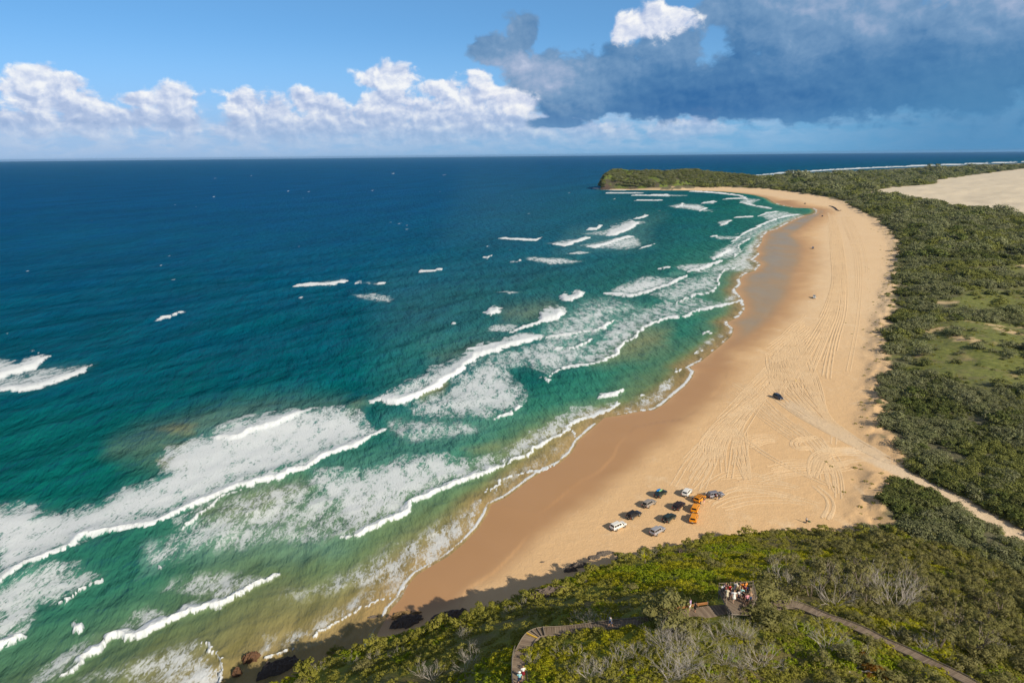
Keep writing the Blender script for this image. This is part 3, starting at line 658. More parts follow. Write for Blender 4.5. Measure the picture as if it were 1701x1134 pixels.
DEPTH = [(640,1000,0),(560,1050,.03),(500,1000,.09),(400,1060,.1),(300,1090,.11),(200,1120,.15),(100,1134,.22),(30,1110,.24),(420,965,.17),(300,980,.27),(200,1000,.27),(100,1030,.3),(0,1100,.27),(250,920,.37),
 (150,870,.44),(50,800,.5),(0,700,.6),(200,760,.5),(300,690,.56),(0,560,.74),(200,560,.71),(0,450,.86),(0,350,.97),(0,290,.95),(200,400,.87),(400,640,.62),(400,500,.76),(400,350,.95),(600,300,.97),(600,420,.82),(600,560,.65),
 (650,640,.5),(800,300,.92),(800,400,.77),(800,480,.67),(900,330,.86),(900,450,.65),(960,300,.93),(1000,340,.7),(1100,330,.6),(1100,400,.6),(1000,440,.63),(1150,360,.57),(1200,340,.52),(1180,400,.53),(1100,460,.5),
 (950,540,.42),(1040,510,.4),(850,640,.42),(920,650,.42),(1000,640,.36),(1100,600,.36),(1130,560,.4),(1060,590,.2),(1200,500,.3),(1230,480,.2),(750,760,.42),(650,740,.45),(900,700,.3),(950,670,.25),(700,890,.1),(760,850,.09),
 (600,920,.2),(520,930,.3),(480,850,.27),(430,840,.22),(880,770,.05),(930,740,.05),(740,950,.02),(1180,580,.08),(1150,620,.03),(1080,660,.08),(1250,400,.4),(1330,350,.32),(1280,345,.36),(1240,430,.12),(1260,500,.05),
 (1500,262,.95),(1500,275,.8),(1300,275,.85),(1300,260,1),(1100,270,.97),(0,270,.93),(850,262,.95),(1700,262,.9)]

az_s = np.arange(-48, 46, .108); dep_s = np.concatenate([np.linspace(55, 8, 430), np.linspace(7.9, 1, 150), np.geomspace(.97, .09, 34)])
X, Y = polar(az_s, dep_s); sh = X.shape; X = X.ravel(); Y = Y.ravel()
PX, PY = project(X, Y, 0.0)
s = seg_dist(X, Y, shore_w); s = np.minimum(s, seg_dist(X, Y, back_w)); ins = inside(X, Y, land_poly); s = np.where(ins, -s, s)   # + = water
rr = np.hypot(X, Y)
# ragged edges: look the traced shapes up at slightly displaced points
wx = (fbm(X/1.4, Y/1.4, 2, 70)-.5)*1.6+(fbm(X/5, Y/5, 4, 71)-.5)*5+(fbm(X/22, Y/22, 3, 72)-.5)*7; wy = (fbm(X/1.4, Y/1.4, 2, 74)-.5)*1.6+(fbm(X/5, Y/5, 4, 75)-.5)*5+(fbm(X/22, Y/22, 3, 76)-.5)*7
QX, QY = project(X+wx*.8, Y+wy*.8, 0.0)
foam = np.zeros(X.shape); ridge = np.zeros(X.shape); milk = np.zeros(X.shape); silt = np.zeros(X.shape); aer = np.zeros(X.shape)
def near_box(P, mg): 
    P = np.asarray(P); return np.where((QX > P[:, 0].min()-mg) & (QX < P[:, 0].max()+mg) & (QY > P[:, 1].min()-mg) & (QY < P[:, 1].max()+mg))[0]
for poly, dens in PATCH:
    dens = dens*.84
    sf = np.clip(min(np.ptp(np.asarray(poly)[:, 0]), 2.2*np.ptp(np.asarray(poly)[:, 1]))*.13, .8, 22)
    ix = near_box(poly, sf*1.2); P = np.asarray(poly, float)
    d = seg_dist(QX[ix], QY[ix], P, True); d = np.where(inside(QX[ix], QY[ix], P), d, -d)
    aer[ix] = np.maximum(aer[ix], min(1, dens*1.15)*sstep(-.8*sf, 2.2*sf, d))
    foam[ix] = np.maximum(foam[ix], dens*(.25*sstep(-.8, 1.2, d)+.75*sstep(0, sf*1.5, d)))
for pts, w in FRONTS:
    w = w*.62
    P = np.asarray(pts, float); ix = near_box(P, w*8+4); d, sd_, fr = line_info(QX[ix], QY[ix], P)
    tap = np.clip(np.minimum(fr, 1-fr)*7+.25, .25, 1); ww = w*tap
    sgn = d*sd_                                    # + seaward
    nz = .35+1.3*fbm(X[ix]/3.5, Y[ix]/3.5, 3, 81)
    f = sstep(-.9, .5, sgn)*(1-sstep(ww*.55*nz, ww*1.25*nz, sgn))
    f = np.where((fr <= 0.001) | (fr >= .999), f*(d < ww), f)
    foam[ix] = np.maximum(foam[ix], (.62+.35*fbm(X[ix]/2, Y[ix]/2, 3, 86)+.55*fbm(X[ix]/14, Y[ix]/14, 2, 88))*f)
    foam[ix] = np.maximum(foam[ix], .74*sstep(-.9, .5, sgn)*(1-sstep(ww, ww*3.2*nz, sgn))*(w > 4))
    prof = sstep(-1.2, ww*.5, sgn)*np.exp(-np.maximum(sgn-ww*.5, 0)/(ww*1.6))
    prof = np.where((fr <= 0.001) | (fr >= .999), prof*np.exp(-(d/np.maximum(ww, .5))**2), prof)
    ridge[ix] = np.maximum(ridge[ix], prof*min(1.0, .3+.09*w)*tap)
for L, arr in ((MILK, milk), (SILT, silt)):
    for poly, a in L:
        P = np.asarray(poly, float); sf = np.clip(np.ptp(P[:, 0])*.2, 3, 26 if np.ptp(P[:, 0]) < 350 else 110); ix = near_box(P, sf)
        d = seg_dist(QX[ix], QY[ix], P, True); d = np.where(inside(QX[ix], QY[ix], P), d, -d); d = np.where(d > 0, d, d*2) if sf > 30 else d; arr[ix] = np.maximum(arr[ix], a*sstep(-sf, sf, d))
# edge of the swash
edge = np.exp(-((s-.5)/np.clip(rr/520, .3, 1.3))**2)*sstep(.36, .62, fbm(X/9, Y/9, 3, 83)+.12*sstep(420, 200, rr))
foam = np.maximum(foam, edge*.9*(rr < 1500))
# small white caps offshore
rc = np.random.default_rng(5)
for k in range(60):
    cx = rc.uniform(-10, 1300); cy = 285+rc.beta(1.1, 1.7)*330
    L = rc.uniform(1.2, 5.5)*(.25+cy/800); w = rc.uniform(.35, .8)*(.4+cy/900)
    if cy > 640-cx*.19: continue
    sl_ = -.17
    ix = np.where((np.abs(PX-cx) < 14) & (np.abs(PY-cy) < 8))[0]
    if len(ix) == 0: continue
    dx = PX[ix]-cx; dy = PY[ix]-cy-dx*sl_+dx*dx*.01
    foam[ix] = np.maximum(foam[ix], rc.uniform(.2, .6)*np.exp(-(dx/L)**2-(dy/w)**2))
# depth
D = np.array(DEPTH, float)
def warp(px, py): return np.stack([px/700, np.log(np.maximum(py-246, 6))*1.1], -1)
DW = tps_fit(warp(D[:, 0], D[:, 1]), D[:, 2], .0006)
w_ = warp(np.clip(PX, -60, 1760), np.clip(PY, 250, 1200)); depth = tps_eval(DW, warp(D[:, 0], D[:, 1]), w_[:, 0], w_[:, 1])
depth = np.clip(depth+(fbm(X/60, Y/60, 3, 91)-.5)*.10, 0, 1)*sstep(0, 14, s)
# swell running in, chop, bores
hgt = np.zeros(X.shape)
away = sstep(4, 60, s)
for wl, amp, ang, ph in ((62, .55, 142, 0), (41, .34, 128, 2), (27, .22, 150, 1), (17, .15, 118, 4), (11, .11, 160, 3), (7.5, .07, 100, 5), (5, .05, 140, 6)):
    dx, dy = math.sin(R(ang)), math.cos(R(ang)); ph_ = 2*math.pi*(X*dx+Y*dy)/wl+ph+(fbm(X/wl/1.7, Y/wl/1.7, 2, int(wl))-.5)*7
    env = .35+1.3*fbm(X/wl/3, Y/wl/3, 2, 40+int(wl)); samp = sstep(wl*.35, wl*.12, rr*rr/CH*R(.12))
    hgt += amp*env*((1-np.abs(np.sin(ph_/2)))*2-1)*samp*(away if wl > 12 else sstep(0, 12, s))
hgt = hgt*(1-.6*sstep(.2, .6, foam))
hgt += ridge*1.5*sstep(0, 18, s)+foam*(fbm(X/.9, Y/.9, 2, 97)-.3)*.28*sstep(.6, 1, foam)*sstep(1500, 400, rr)
Z = .05+hgt
Fs = grid_faces(*sh); keep = s[Fs].max(1) > -6
V = np.stack([X, Y, Z], -1)

def sea_material():
    m, t = material('sea_water'); P = t.pos()
    fo = t.attr('foam'); dp = t.attr('depth'); mk = t.attr('milk'); si = t.attr('silt')
    mp = t.new('ShaderNodeMapping'); mp.inputs['Rotation'].default_value = (0, 0, R(42)); mp.inputs['Scale'].default_value = (1.2, .5, 0); t.put(mp.inputs[0], P); Q = mp.outputs[0]
    wv = t.vm('SCALE', t.vm('SUBTRACT', t.noise(Q, .5, 4, .6, out=1), (.5, .5, .5)), sc=4.2)
    QW = t.vm('ADD', Q, wv)
    v1 = t.vor(QW, .55); v2 = t.vor(QW, 1.7); n3 = t.noise(Q, .22, 6, .65); n4 = t.noise(Q, 1.6, 5, .65)
    rdg = t.m('MULTIPLY', t.m('ABSOLUTE', t.m('SUBTRACT', t.noise(QW, .9, 5, .6, dist=.6), .5)), 3.2)
    lace = t.m('ADD', t.m('ADD', t.m('MULTIPLY', t.m('POWER', v1, .6), .30), t.m('MULTIPLY', t.m('POWER', v2, .7), .16)), t.m('MULTIPLY', rdg, .50))
    lace = t.m('ADD', lace, t.m('ADD', t.m('MULTIPLY', t.m('SUBTRACT', n3, .5), 1.6), t.m('MULTIPLY', t.m('SUBTRACT', n4, .5), .75)))
    lev = t.m('ADD', t.m('MULTIPLY_ADD', fo, .66, .05), t.m('MULTIPLY', t.m('MAXIMUM', t.m('SUBTRACT', fo, .84), 0.0), 2.2))
    mask = t.m('MULTIPLY', t.ss(-.17, .17, t.m('SUBTRACT', lev, lace)), t.ss(0, 1.0, fo, .70, 1.0))
    mask = t.m('MULTIPLY', mask, t.ss(.04, .2, fo))
    # big soft patches of colour in the water
    dn = t.m('ADD', dp, t.m('MULTIPLY', t.m('SUBTRACT', t.noise(Q, .035, 5, .6), .5), t.m('MULTIPLY', dp, .30)))
    wcol = t.ramp(dn, [(0, (.38, .27, .12)), (.08, (.25, .225, .095)), (.17, (.135, .21, .105)), (.31, (.036, .185, .125)), (.47, (.003, .128, .110)), (.63, (.0006, .092, .120)), (.80, (.0004, .080, .152)), (1, (.0004, .062, .175))])
    wind = t.noise(t.vm('MULTIPLY', Q, (1, .35, 0)), .014, 6, .62); chop = t.noise(t.vm('MULTIPLY', Q, (1.6, .45, 0)), .11, 5, .65)
    wv_ = t.m('ADD', t.ss(.25, .75, wind, .80, 1.18), t.m('MULTIPLY', t.m('SUBTRACT', chop, .5), t.ss(.3, .6, dn, .0, 1.3)))
    wcol = t.vm('SCALE', wcol, sc=wv_)
    wcol = t.mix(mk, wcol, (.19, .40, .34)); wcol = t.mix(t.m('MULTIPLY', si, .8), wcol, (.33, .29, .13))
    wcol = t.mix(t.m('MULTIPLY', t.attr('aer'), t.ss(.25, .7, n3, .25, .62)), wcol, t.mix(t.ss(.12, .4, dn), (.44, .41, .27), (.27, .47, .43)))
    # sand bars showing through the shallows
    bars = t.noise(t.vm('MULTIPLY', Q, (1, .45, 0)), .22, 4, .6); shal = t.m('MULTIPLY', t.ss(.32, .05, dn), .5)
    wcol = t.mix(t.m('MULTIPLY', shal, t.ss(.45, .7, bars)), wcol, (.10, .105, .035))
    QR = t.vm('MULTIPLY', Q, (1, 1.5, 0))
    rip = t.m('ADD', t.m('ADD', t.m('MULTIPLY', t.noise(QR, .45, 5, .62), 1.4), t.m('MULTIPLY', t.noise(QR, 2.2, 4, .6), .3)), t.m('MULTIPLY', t.noise(QR, .09, 4, .6), 8.0))
    rip = t.m('MULTIPLY', rip, t.ss(.08, .5, dn, .3, 1.0))
    nb = t.bump(rip, 1.0, .9)
    dif = t.new('ShaderNodeBsdfDiffuse'); t.put(dif.inputs[0], wcol); t.put(dif.inputs['Normal'], t.bump(rip, .75, 1.0))
    glo = t.new('ShaderNodeBsdfGlossy'); t.put(glo.inputs[0], (.28, .7, 1, 1)); t.put(glo.inputs['Roughness'], .14); t.put(glo.inputs['Normal'], nb)
    fr = t.new('ShaderNodeFresnel'); t.put(fr.inputs[0], 1.33); t.put(fr.inputs['Normal'], nb)
    wm = t.new('ShaderNodeMixShader'); t.put(wm.inputs[0], t.m('MULTIPLY', t.m('MINIMUM', fr.outputs[0], .6), .24)); t.l.new(dif.outputs[0], wm.inputs[1]); t.l.new(glo.outputs[0], wm.inputs[2])
    water = wm.outputs[0]
    fb_ = t.bump(t.m('ADD', n4, t.m('MULTIPLY', mask, .5)), .8, .4)
    foamc = t.mix(n4, (.64, .70, .76), (.83, .87, .91))
    fsh = t.principled(foamc, .85, .2, 0, fb_)
    mx = t.new('ShaderNodeMixShader'); t.put(mx.inputs[0], mask); t.l.new(water, mx.inputs[1]); t.l.new(fsh, mx.inputs[2])
    t.out(mx.outputs[0]); return m
o = link('sea', sub_mesh('sea', V, Fs[keep], dict(foam=foam, depth=depth, milk=milk, silt=silt, aer=aer)), sea_material()); tag(o, kind='structure')
# ------------------------------------------------------------------ plants
def leaf_material(name, c1, c2, c3, trans=.28):
    m, t = material(name); oi = t.new('ShaderNodeObjectInfo').outputs['Random']; ti = t.attr('tint')
    c = t.mix(ti, c1, c2); c = t.mix(t.m('MULTIPLY', oi, .75), c, c3)
    c = t.mix(t.m('MULTIPLY', t.noise(t.pos(), .05, 3), .45), c, tuple(v*.55 for v in c1))
    d = t.new('ShaderNodeBsdfDiffuse'); t.put(d.inputs[0], c); tr = t.new('ShaderNodeBsdfTranslucent'); t.put(tr.inputs[0], c)
    mx = t.new('ShaderNodeMixShader'); mx.inputs[0].default_value = trans; t.l.new(d.outputs[0], mx.inputs[1]); t.l.new(tr.outputs[0], mx.inputs[2]); t.out(mx.outputs[0]); return m
LEAF_GREY = leaf_material('scrub_leaves', (.19, .20, .10), (.38, .385, .23), (.26, .29, .125))
LEAF_HEATH = leaf_material('heath_leaves', (.18, .17, .062), (.35, .325, .15), (.25, .245, .08))
LEAF_DARK = leaf_material('dark_leaves', (.10, .135, .04), (.235, .275, .085), (.20, .20, .09))
LEAF_BRIGHT = leaf_material('mat_leaves', (.30, .31, .010), (.56, .54, .03), (.40, .36, .05))
LEAF_OLIVE = leaf_material('olive_leaves', (.21, .21, .036), (.42, .39, .095), (.29, .29, .05))
LEAF_SCRUBG = leaf_material('scrub_green_leaves', (.185, .205, .06), (.36, .375, .13), (.27, .285, .085))
LEAF_GREEN = leaf_material('fresh_green_leaves', (.20, .27, .010), (.42, .50, .03), (.30, .34, .04))
LEAF_RUST = leaf_material('rust_leaves', (.16, .07, .012), (.30, .14, .03), (.12, .10, .02))
BARK = simple('bark', (.20, .165, .13), .9, .2, var=.35, scale=3); DEADWOOD = simple('dead_wood', (.46, .415, .37), .85, .2, var=.25, scale=3)
def leaf_cloud(seed, n, rx, rz, size, clumps=14, flat=.75, hollow=.55, aspect=.5):
    """leaf sprays gathered in uneven clumps over a dome; returns numpy V, F, tint"""
    rg = np.random.default_rng(seed)
    th = rg.uniform(0, 2*np.pi, clumps); ph = np.arccos(rg.uniform(.0, 1, clumps)**flat); rad = rg.uniform(.45, 1.0, clumps)
    C = np.stack([np.cos(th)*np.sin(ph)*rad*rx, np.sin(th)*np.sin(ph)*rad*rx, np.cos(ph)*rad*rz*.9+.12*rz], -1)
    cr = rg.uniform(.22, .46, clumps)*rx
    k = rg.integers(0, clumps, n); d = rg.normal(size=(n, 3)); d /= np.linalg.norm(d, axis=1)[:, None]; d[:, 2] = np.abs(d[:, 2])*.8+d[:, 2]*.2
    r_ = cr[k]*(hollow+(1-hollow)*rg.uniform(0, 1, n)**.5)
    P = C[k]+d*r_[:, None]*np.array([1, 1, .72]); P[:, 2] = np.maximum(P[:, 2], .04*rz)
    nrm = d+rg.normal(size=(n, 3))*.38+np.array([0, 0, .6]); nrm /= np.linalg.norm(nrm, axis=1)[:, None]
    a = np.cross(nrm, rg.normal(size=(n, 3))); a /= np.linalg.norm(a, axis=1)[:, None]; b = np.cross(nrm, a)
    sz = size*rg.uniform(.6, 1.4, n)[:, None]
    V = np.stack([P-a*sz, P+b*sz*aspect, P+a*sz, P-b*sz*aspect], 1).reshape(-1, 3); F = np.arange(4*n).reshape(-1, 4)
    ct = rg.uniform(0, 1, clumps)
    return V, F, np.repeat(np.clip(ct[k]*.7+rg.uniform(-.15, .45, n), 0, 1), 4)
def branches(seed, h, spread, stems, depth, r0, up=.55, wig=.35, ratio=.66):
    """bare branching wood as tapered tubes"""
    rg = random.Random(seed); mb = MB()
    def grow(p, d, L, r, k):
        pts = [p]; q = p
        for i in range(3):
            d = (d+Vector((rg.uniform(-1, 1), rg.uniform(-1, 1), rg.uniform(-.6, .8)))*wig*.5).normalized(); q = q+d*L/3; pts.append(q)
        mb.tube(pts, [r, r*.85, r*.7, r*.55], 4 if k > 1 else 3, rg.random(), cap=False)
        if k <= 0: return
        for j in range(rg.choice((2, 3, 3))):
            nd = (d+Vector((rg.uniform(-1, 1), rg.uniform(-1, 1), rg.uniform(-.3, .8)))*.75).normalized(); grow(pts[rg.choice((2, 3, 3))], nd, L*ratio*rg.uniform(.75, 1.2), r*.55, k-1)
    for s_ in range(stems):
        a = 2*math.pi*(s_+rg.random()*.7)/stems; grow(Vector((math.cos(a)*.1, math.sin(a)*.1, -.15)), Vector((math.cos(a)*spread, math.sin(a)*spread, up)).normalized(), h*rg.uniform(.35, .5), r0*rg.uniform(.7, 1.1), depth)
    return mb
def cloud_obj(name, mat, parent, *parts):
    Vs, Fs, Ts = [], [], []; n = 0
    for V, F, T in parts: Vs.append(V); Fs.append(F+n); Ts.append(T); n += len(V)
    return link(name, np_mesh(name, np.concatenate(Vs), np.concatenate(Fs), dict(tint=np.concatenate(Ts)), False), mat, parent)

def proto_shrub(seed, mat, rx, rz, n, size, name='shrub', wood=True, clumps=14):
    e = empty(name); cloud_obj('foliage', mat, e, leaf_cloud(seed, n, rx, rz, size, clumps))
    if wood: branches(seed, rz*.95, .8, 4, 1, .06, .9).build('stems', BARK, e)
    return e
def proto_tree(seed, mat, h, rx, n, size, clumps=11):
    e = empty('coastal_tree'); V, F, T = leaf_cloud(seed, n, rx, h*.42, size, clumps, flat=.6); V = V+np.array([0, 0, h*.45]); cloud_obj('crown', mat, e, (V, F, T))
    branches(seed, h*1.05, .42, 3, 2, .13, 1.2, .3).build('trunk', BARK, e); return e
def proto_dead(seed, h, spread, stems, depth, r0, up):
    return link('dead_shrub', branches(seed, h, spread, stems, depth, r0, up).build('dead_shrub', DEADWOOD).data) if False else branches(seed, h, spread, stems, depth, r0, up).build('dead_shrub', DEADWOOD)

def gn_scatter(name, protos, P, scale, rot, idx, mat_dummy=None, kind='stuff', label=None, cat=None):
    """one object: each point carries a copy of one of the plant meshes"""
    me = bpy.data.meshes.new(name); me.vertices.add(len(P)); me.vertices.foreach_set('co', np.asarray(P, np.float32).ravel())
    for a, v in (('sc', scale), ('rz', rot)):
        me.attributes.new(a, 'FLOAT', 'POINT').data.foreach_set('value', np.asarray(v, np.float32))
    me.attributes.new('pi', 'INT', 'POINT').data.foreach_set('value', np.asarray(idx, np.int32))
    o = bpy.data.objects.new(name, me); COL.objects.link(o)
    g = bpy.data.node_groups.new(name, 'GeometryNodeTree'); g.interface.new_socket('Geometry', in_out='INPUT', socket_type='NodeSocketGeometry'); g.interface.new_socket('Geometry', in_out='OUTPUT', socket_type='NodeSocketGeometry')
    N = g.nodes; L = g.links; gi = N.new('NodeGroupInput'); go = N.new('NodeGroupOutput'); jn = N.new('GeometryNodeJoinGeometry')
    def na(n_, ty):
        x = N.new('GeometryNodeInputNamedAttribute'); x.data_type = ty; x.inputs[0].default_value = n_; return x.outputs['Attribute']
    cx = N.new('ShaderNodeCombineXYZ'); L.new(na('rz', 'FLOAT'), cx.inputs[2]); er = N.new('FunctionNodeEulerToRotation'); L.new(cx.outputs[0], er.inputs[0])
    sc, pi_ = na('sc', 'FLOAT'), na('pi', 'INT')
    for k, p in enumerate(protos):
        oi = N.new('GeometryNodeObjectInfo'); oi.transform_space = 'ORIGINAL'; oi.inputs['Object'].default_value = p; oi.inputs['As Instance'].default_value = True
        cm = N.new('FunctionNodeCompare'); cm.data_type = 'INT'; cm.operation = 'EQUAL'; ins_ = [i for i in cm.inputs if i.type == 'INT']; L.new(pi_, ins_[0]); ins_[1].default_value = k
        ip = N.new('GeometryNodeInstanceOnPoints'); L.new(gi.outputs[0], ip.inputs['Points']); L.new(cm.outputs[0], ip.inputs['Selection']); L.new(oi.outputs['Geometry'], ip.inputs['Instance']); L.new(er.outputs[0], ip.inputs['Rotation']); L.new(sc, ip.inputs['Scale'])
        L.new(ip.outputs[0], jn.inputs[0])
    L.new(jn.outputs[0], go.inputs[0]); md = o.modifiers.new('scatter', 'NODES'); md.node_group = g
    return tag(o, label, cat, None, kind)

def in_view(x, y, z, mg=60):
    px, py = project(x, y, z); return (px > -mg) & (px < 1701+mg) & (py > 200) & (py < 1134+mg)
rs = np.random.default_rng(12)
walk_w = [hit([(866,1150),(862,1118),(864,1095),(870,1078),(884,1066),(920,1056),(990,1044),(1055,1036),(1090,1030)]), hit([(1090,1030),(1130,1025),(1180,1019),(1232,1016)]), hit([(1280,1012),(1310,1010),(1345,1017),(1375,1027),(1410,1041),(1440,1056),(1470,1070),(1500,1083),(1545,1104),(1600,1131),(1650,1160)])]
_dk = un(np.array([1194,1250,1256,1248,1216,1206.]), np.array([979,976,1002,1019,1018,1004.]), 42.2); deck_w = np.column_stack([_dk, np.full(6, 42.2)])
def clear_of_walk(x, y, m=1.6):
    d = np.full(x.shape, 99.)
    for w in walk_w: d = np.minimum(d, seg_dist(x, y, w[:, :2]))
    d = np.minimum(d, np.where(inside(x, y, deck_w[:, :2]), -1, seg_dist(x, y, deck_w[:, :2], True)))
    return d > m
def sunward(x, y, m=2.5):
    """keep tall plants from standing in the sight line just in front of the walk"""
    return clear_of_walk(x-_f[0]*0, y, m)

# ---- prototypes, each a plant that stands in the picture
P_scrub = [proto_shrub(300+i, LEAF_GREY, 3.0, 1.9+.25*i, 760, .25, clumps=18) for i in range(3)]+[proto_shrub(310+i, LEAF_DARK, 2.5, 2.3, 600, .26) for i in range(2)]+[proto_shrub(315+i, LEAF_SCRUBG, 2.8, 1.5, 640, .25, clumps=18) for i in range(2)]
P_head = [proto_shrub(330+i, LEAF_OLIVE, 1.25, 1.1, 620, .12, clumps=12) for i in range(2)]+[proto_shrub(340+i, LEAF_HEATH, 1.7, 1.6, 900, .13, clumps=16) for i in range(2)]
P_tree = [proto_tree(350+i, LEAF_HEATH, 4.6, 1.9, 950, .15) for i in range(2)]
P_dead = [proto_dead(360+i, 2.3, .85, 8, 4, .026, .9) for i in range(3)]+[proto_dead(370, 2.0, 1.1, 8, 4, .026, .4)]
def mesh_only(name, mat, part):
    return cloud_obj(name, mat, None, part)
P_mat = [mesh_only('ground_creeper', LEAF_BRIGHT if i == 0 else LEAF_GREEN, leaf_cloud(380+i, 300, .85, .22, .085, 9, flat=1.0, hollow=.3)) for i in range(2)]+[mesh_only('ground_creeper', LEAF_OLIVE, leaf_cloud(384, 260, .85, .26, .09, 9, flat=1.0, hollow=.3))]
def place(proto, p, s, rz, label, cat, group, first=set()):
    if proto.name not in first: first.add(proto.name); o = proto
    else: o = copy_tree(proto)
    o.location = p; o.rotation_euler = (0, 0, rz); o.scale = (s, s, s*rs.uniform(.85, 1.15)); tag(o, label, cat, group); return o

# ---- near headland: named trees and shrubs first
BIGSHRUBS = [(1105,1040,2.1),(1090,1022,1.5),(1120,1052,1.6),(1266,1010,2.1),(1271,985,1.7),(1262,1026,1.6),(1276,1040,1.6),(1283,1000,1.4)]
hs = hit([b[:2] for b in BIGSHRUBS])
for (px, py, s_), p in zip(BIGSHRUBS, hs):
    place(P_head[2+int(px) % 2], p, s_, rs.uniform(0, 6), 'large olive-green shrub %s' % ('hiding the boardwalk west of the lookout' if px < 1200 else 'crowding the east side of the lookout deck'), 'shrub', 'large shrubs beside the %s' % ('boardwalk' if px < 1200 else 'lookout deck'))
DEAD = [(1120,1115,1.5,0),(1140,1110,1.3,1),(1112,1128,1.4,2),(1265,1102,1.4,3),(1256,1108,1.2,0),(1016,1120,1.0,3),(1160,1062,1.1,1),(1190,1060,1.1,2),(1215,1050,1.0,0),(1170,1078,1.0,3),(1375,1078,1.5,1),(1385,1070,1.0,3),(1030,1098,.9,0),(1060,1092,.9,1),
 (1482,1012,2.7,0),(1490,1008,2.4,2),(1474,1006,2.2,1),(1385,1005,2.0,1),(1300,978,1.8,2),(1318,972,1.2,0),(1340,966,1.1,1),(1288,958,1.0,3),(1410,985,1.3,2),(1540,1003,1.3,3),(774,1112,1.0,3),(783,1098,1.1,0),(700,1122,.9,2),(718,1128,1.0,1),(660,1088,.7,3),(620,1096,.8,0),(585,1103,.8,1),(532,1112,.7,3),(520,1108,.6,2),
 (770,1060,.8,0),(845,1018,.7,1),(870,1006,.7,2),(880,998,.6,0),(1070,928,.9,2),(1085,922,.8,0),(960,1028,.7,3),(976,1036,.7,1),(1205,1095,.9,0),(1330,1052,.9,3),(1425,1092,1.0,3),(1655,1085,1.0,0),(1590,1065,1.0,1),(930,1090,.7,2),(1238,1062,.8,1),(1100,1072,1.2,2),(1128,1080,1.2,0)]
for (x0, y0, x1, y1, n_) in ((1030,1052,1250,1132,18), (1285,930,1470,1008,18), (1490,955,1670,1105,16), (960,1018,1060,1036,4), (880,1085,1000,1130,6)):
    for _ in range(n_): DEAD.append((rs.uniform(x0, x1), rs.uniform(y0, y1), rs.uniform(.5, .95), int(rs.integers(0, 4))))
hd = hit([b[:2] for b in DEAD])
for (px, py, s_, k), p in zip(DEAD, hd):
    place(P_dead[k], p, s_*1.05, rs.uniform(0, 6), 'bare grey %s shrub with leafless branches on the green headland' % ('sprawling' if k == 3 else 'upright'), 'dead shrub', '%s dead shrubs on the headland' % ('sprawling' if k == 3 else 'upright'))
TREES = [(1345,990,1.1),(1362,978,1.2),(1400,1000,1.0),(1425,975,1.2),(1445,965,1.1),(1325,985,.95),(1505,1000,1.1),(1530,985,1.0),(1560,1010,1.0),(1440,1010,.9),(1500,960,.9),(1465,945,.9),(1590,1040,1.0),(1610,1085,1.1),(1560,1075,1.0),(1640,1060,1.0),(1395,955,.8),(1360,945,.8),(1310,955,.8),(1660,1020,.9),(1620,1005,.8)]
ht = hit([b[:2] for b in TREES])
for k, ((px, py, s_), p) in enumerate(zip(TREES, ht)):
    place(P_tree[k % 2], p, s_, rs.uniform(0, 6), 'thin brownish olive coastal tree with pale trunks on the headland slope', 'tree', 'coastal trees on the headland')
RIMS = [(p[0]+rs.uniform(-14, 14), p[1]+rs.uniform(2, 9), rs.uniform(1.0, 1.9)) for p in np.concatenate([resample(np.array([r[:2] for r in RIM[2:-2]], float), 46)])]
for (px, py, s_), p in zip(RIMS, hit([r[:2] for r in RIMS])):
    place(P_head[int(rs.integers(0, 2))], p, s_, rs.uniform(0, 6), 'wind-bent yellow-green shrub on the rim of the near headland above the sand', 'shrub', 'shrubs along the headland rim')
# shrubs strewn over the headland
n = 9000; x = rs.uniform(-50, 135, n); y = rs.uniform(42, 170, n); F_ = fields(x, y); z = F_['h']
ok = F_['head'] & in_view(x, y, z, 200) & clear_of_walk(x, y, 2.3); x, y, z = x[ok], y[ok], z[ok]
px, py = project(x, y, z)
dens = sstep(.40, .62, fbm(x/11, y/11, 4, 201)+.26*sstep(1150, 1500, px)-.16*sstep(1200, 900, px)*sstep(1100, 980, py)-.12*((px > 1050) & (px < 1210) & (py < 1012)))
right = sstep(1200, 1480, px); ok = rs.uniform(0, 1, len(x)) < dens*(.028+.36*right)
x, y, z, px, py, right = x[ok], y[ok], z[ok], px[ok], py[ok], right[ok]
kinds = np.where(rs.uniform(0, 1, len(x)) < .35+.55*right, 1, 0); sc = np.where(kinds == 1, rs.uniform(.55, 1.15, len(x)), rs.uniform(.5, 1.1, len(x)))*(1-.25*(np.hypot(x, y) < 70))
order = np.argsort(np.hypot(x, y)); NI = 120
for i in order[:NI]:
    k = kinds[i]; place(P_head[2*k+rs.integers(0, 2)], (x[i], y[i], z[i]-.1), sc[i], rs.uniform(0, 6), 'rounded brownish olive shrub in the headland scrub' if k else 'low rounded yellow-green shrub on the headland slope', 'shrub', 'brownish olive headland shrubs' if k else 'yellow-green headland shrubs')
fol = lambda e: [c for c in e.children if c.name.startswith(('foliage', 'crown'))][0]
rest = order[NI:]
gn_scatter('headland_scrub', [fol(p) for p in P_head], np.stack([x, y, z-.1], -1)[rest], sc[rest], rs.uniform(0, 6.28, len(rest)), kinds[rest]*2+rs.integers(0, 2, len(rest)), label='unbroken low scrub covering the back of the near headland', cat='scrub')
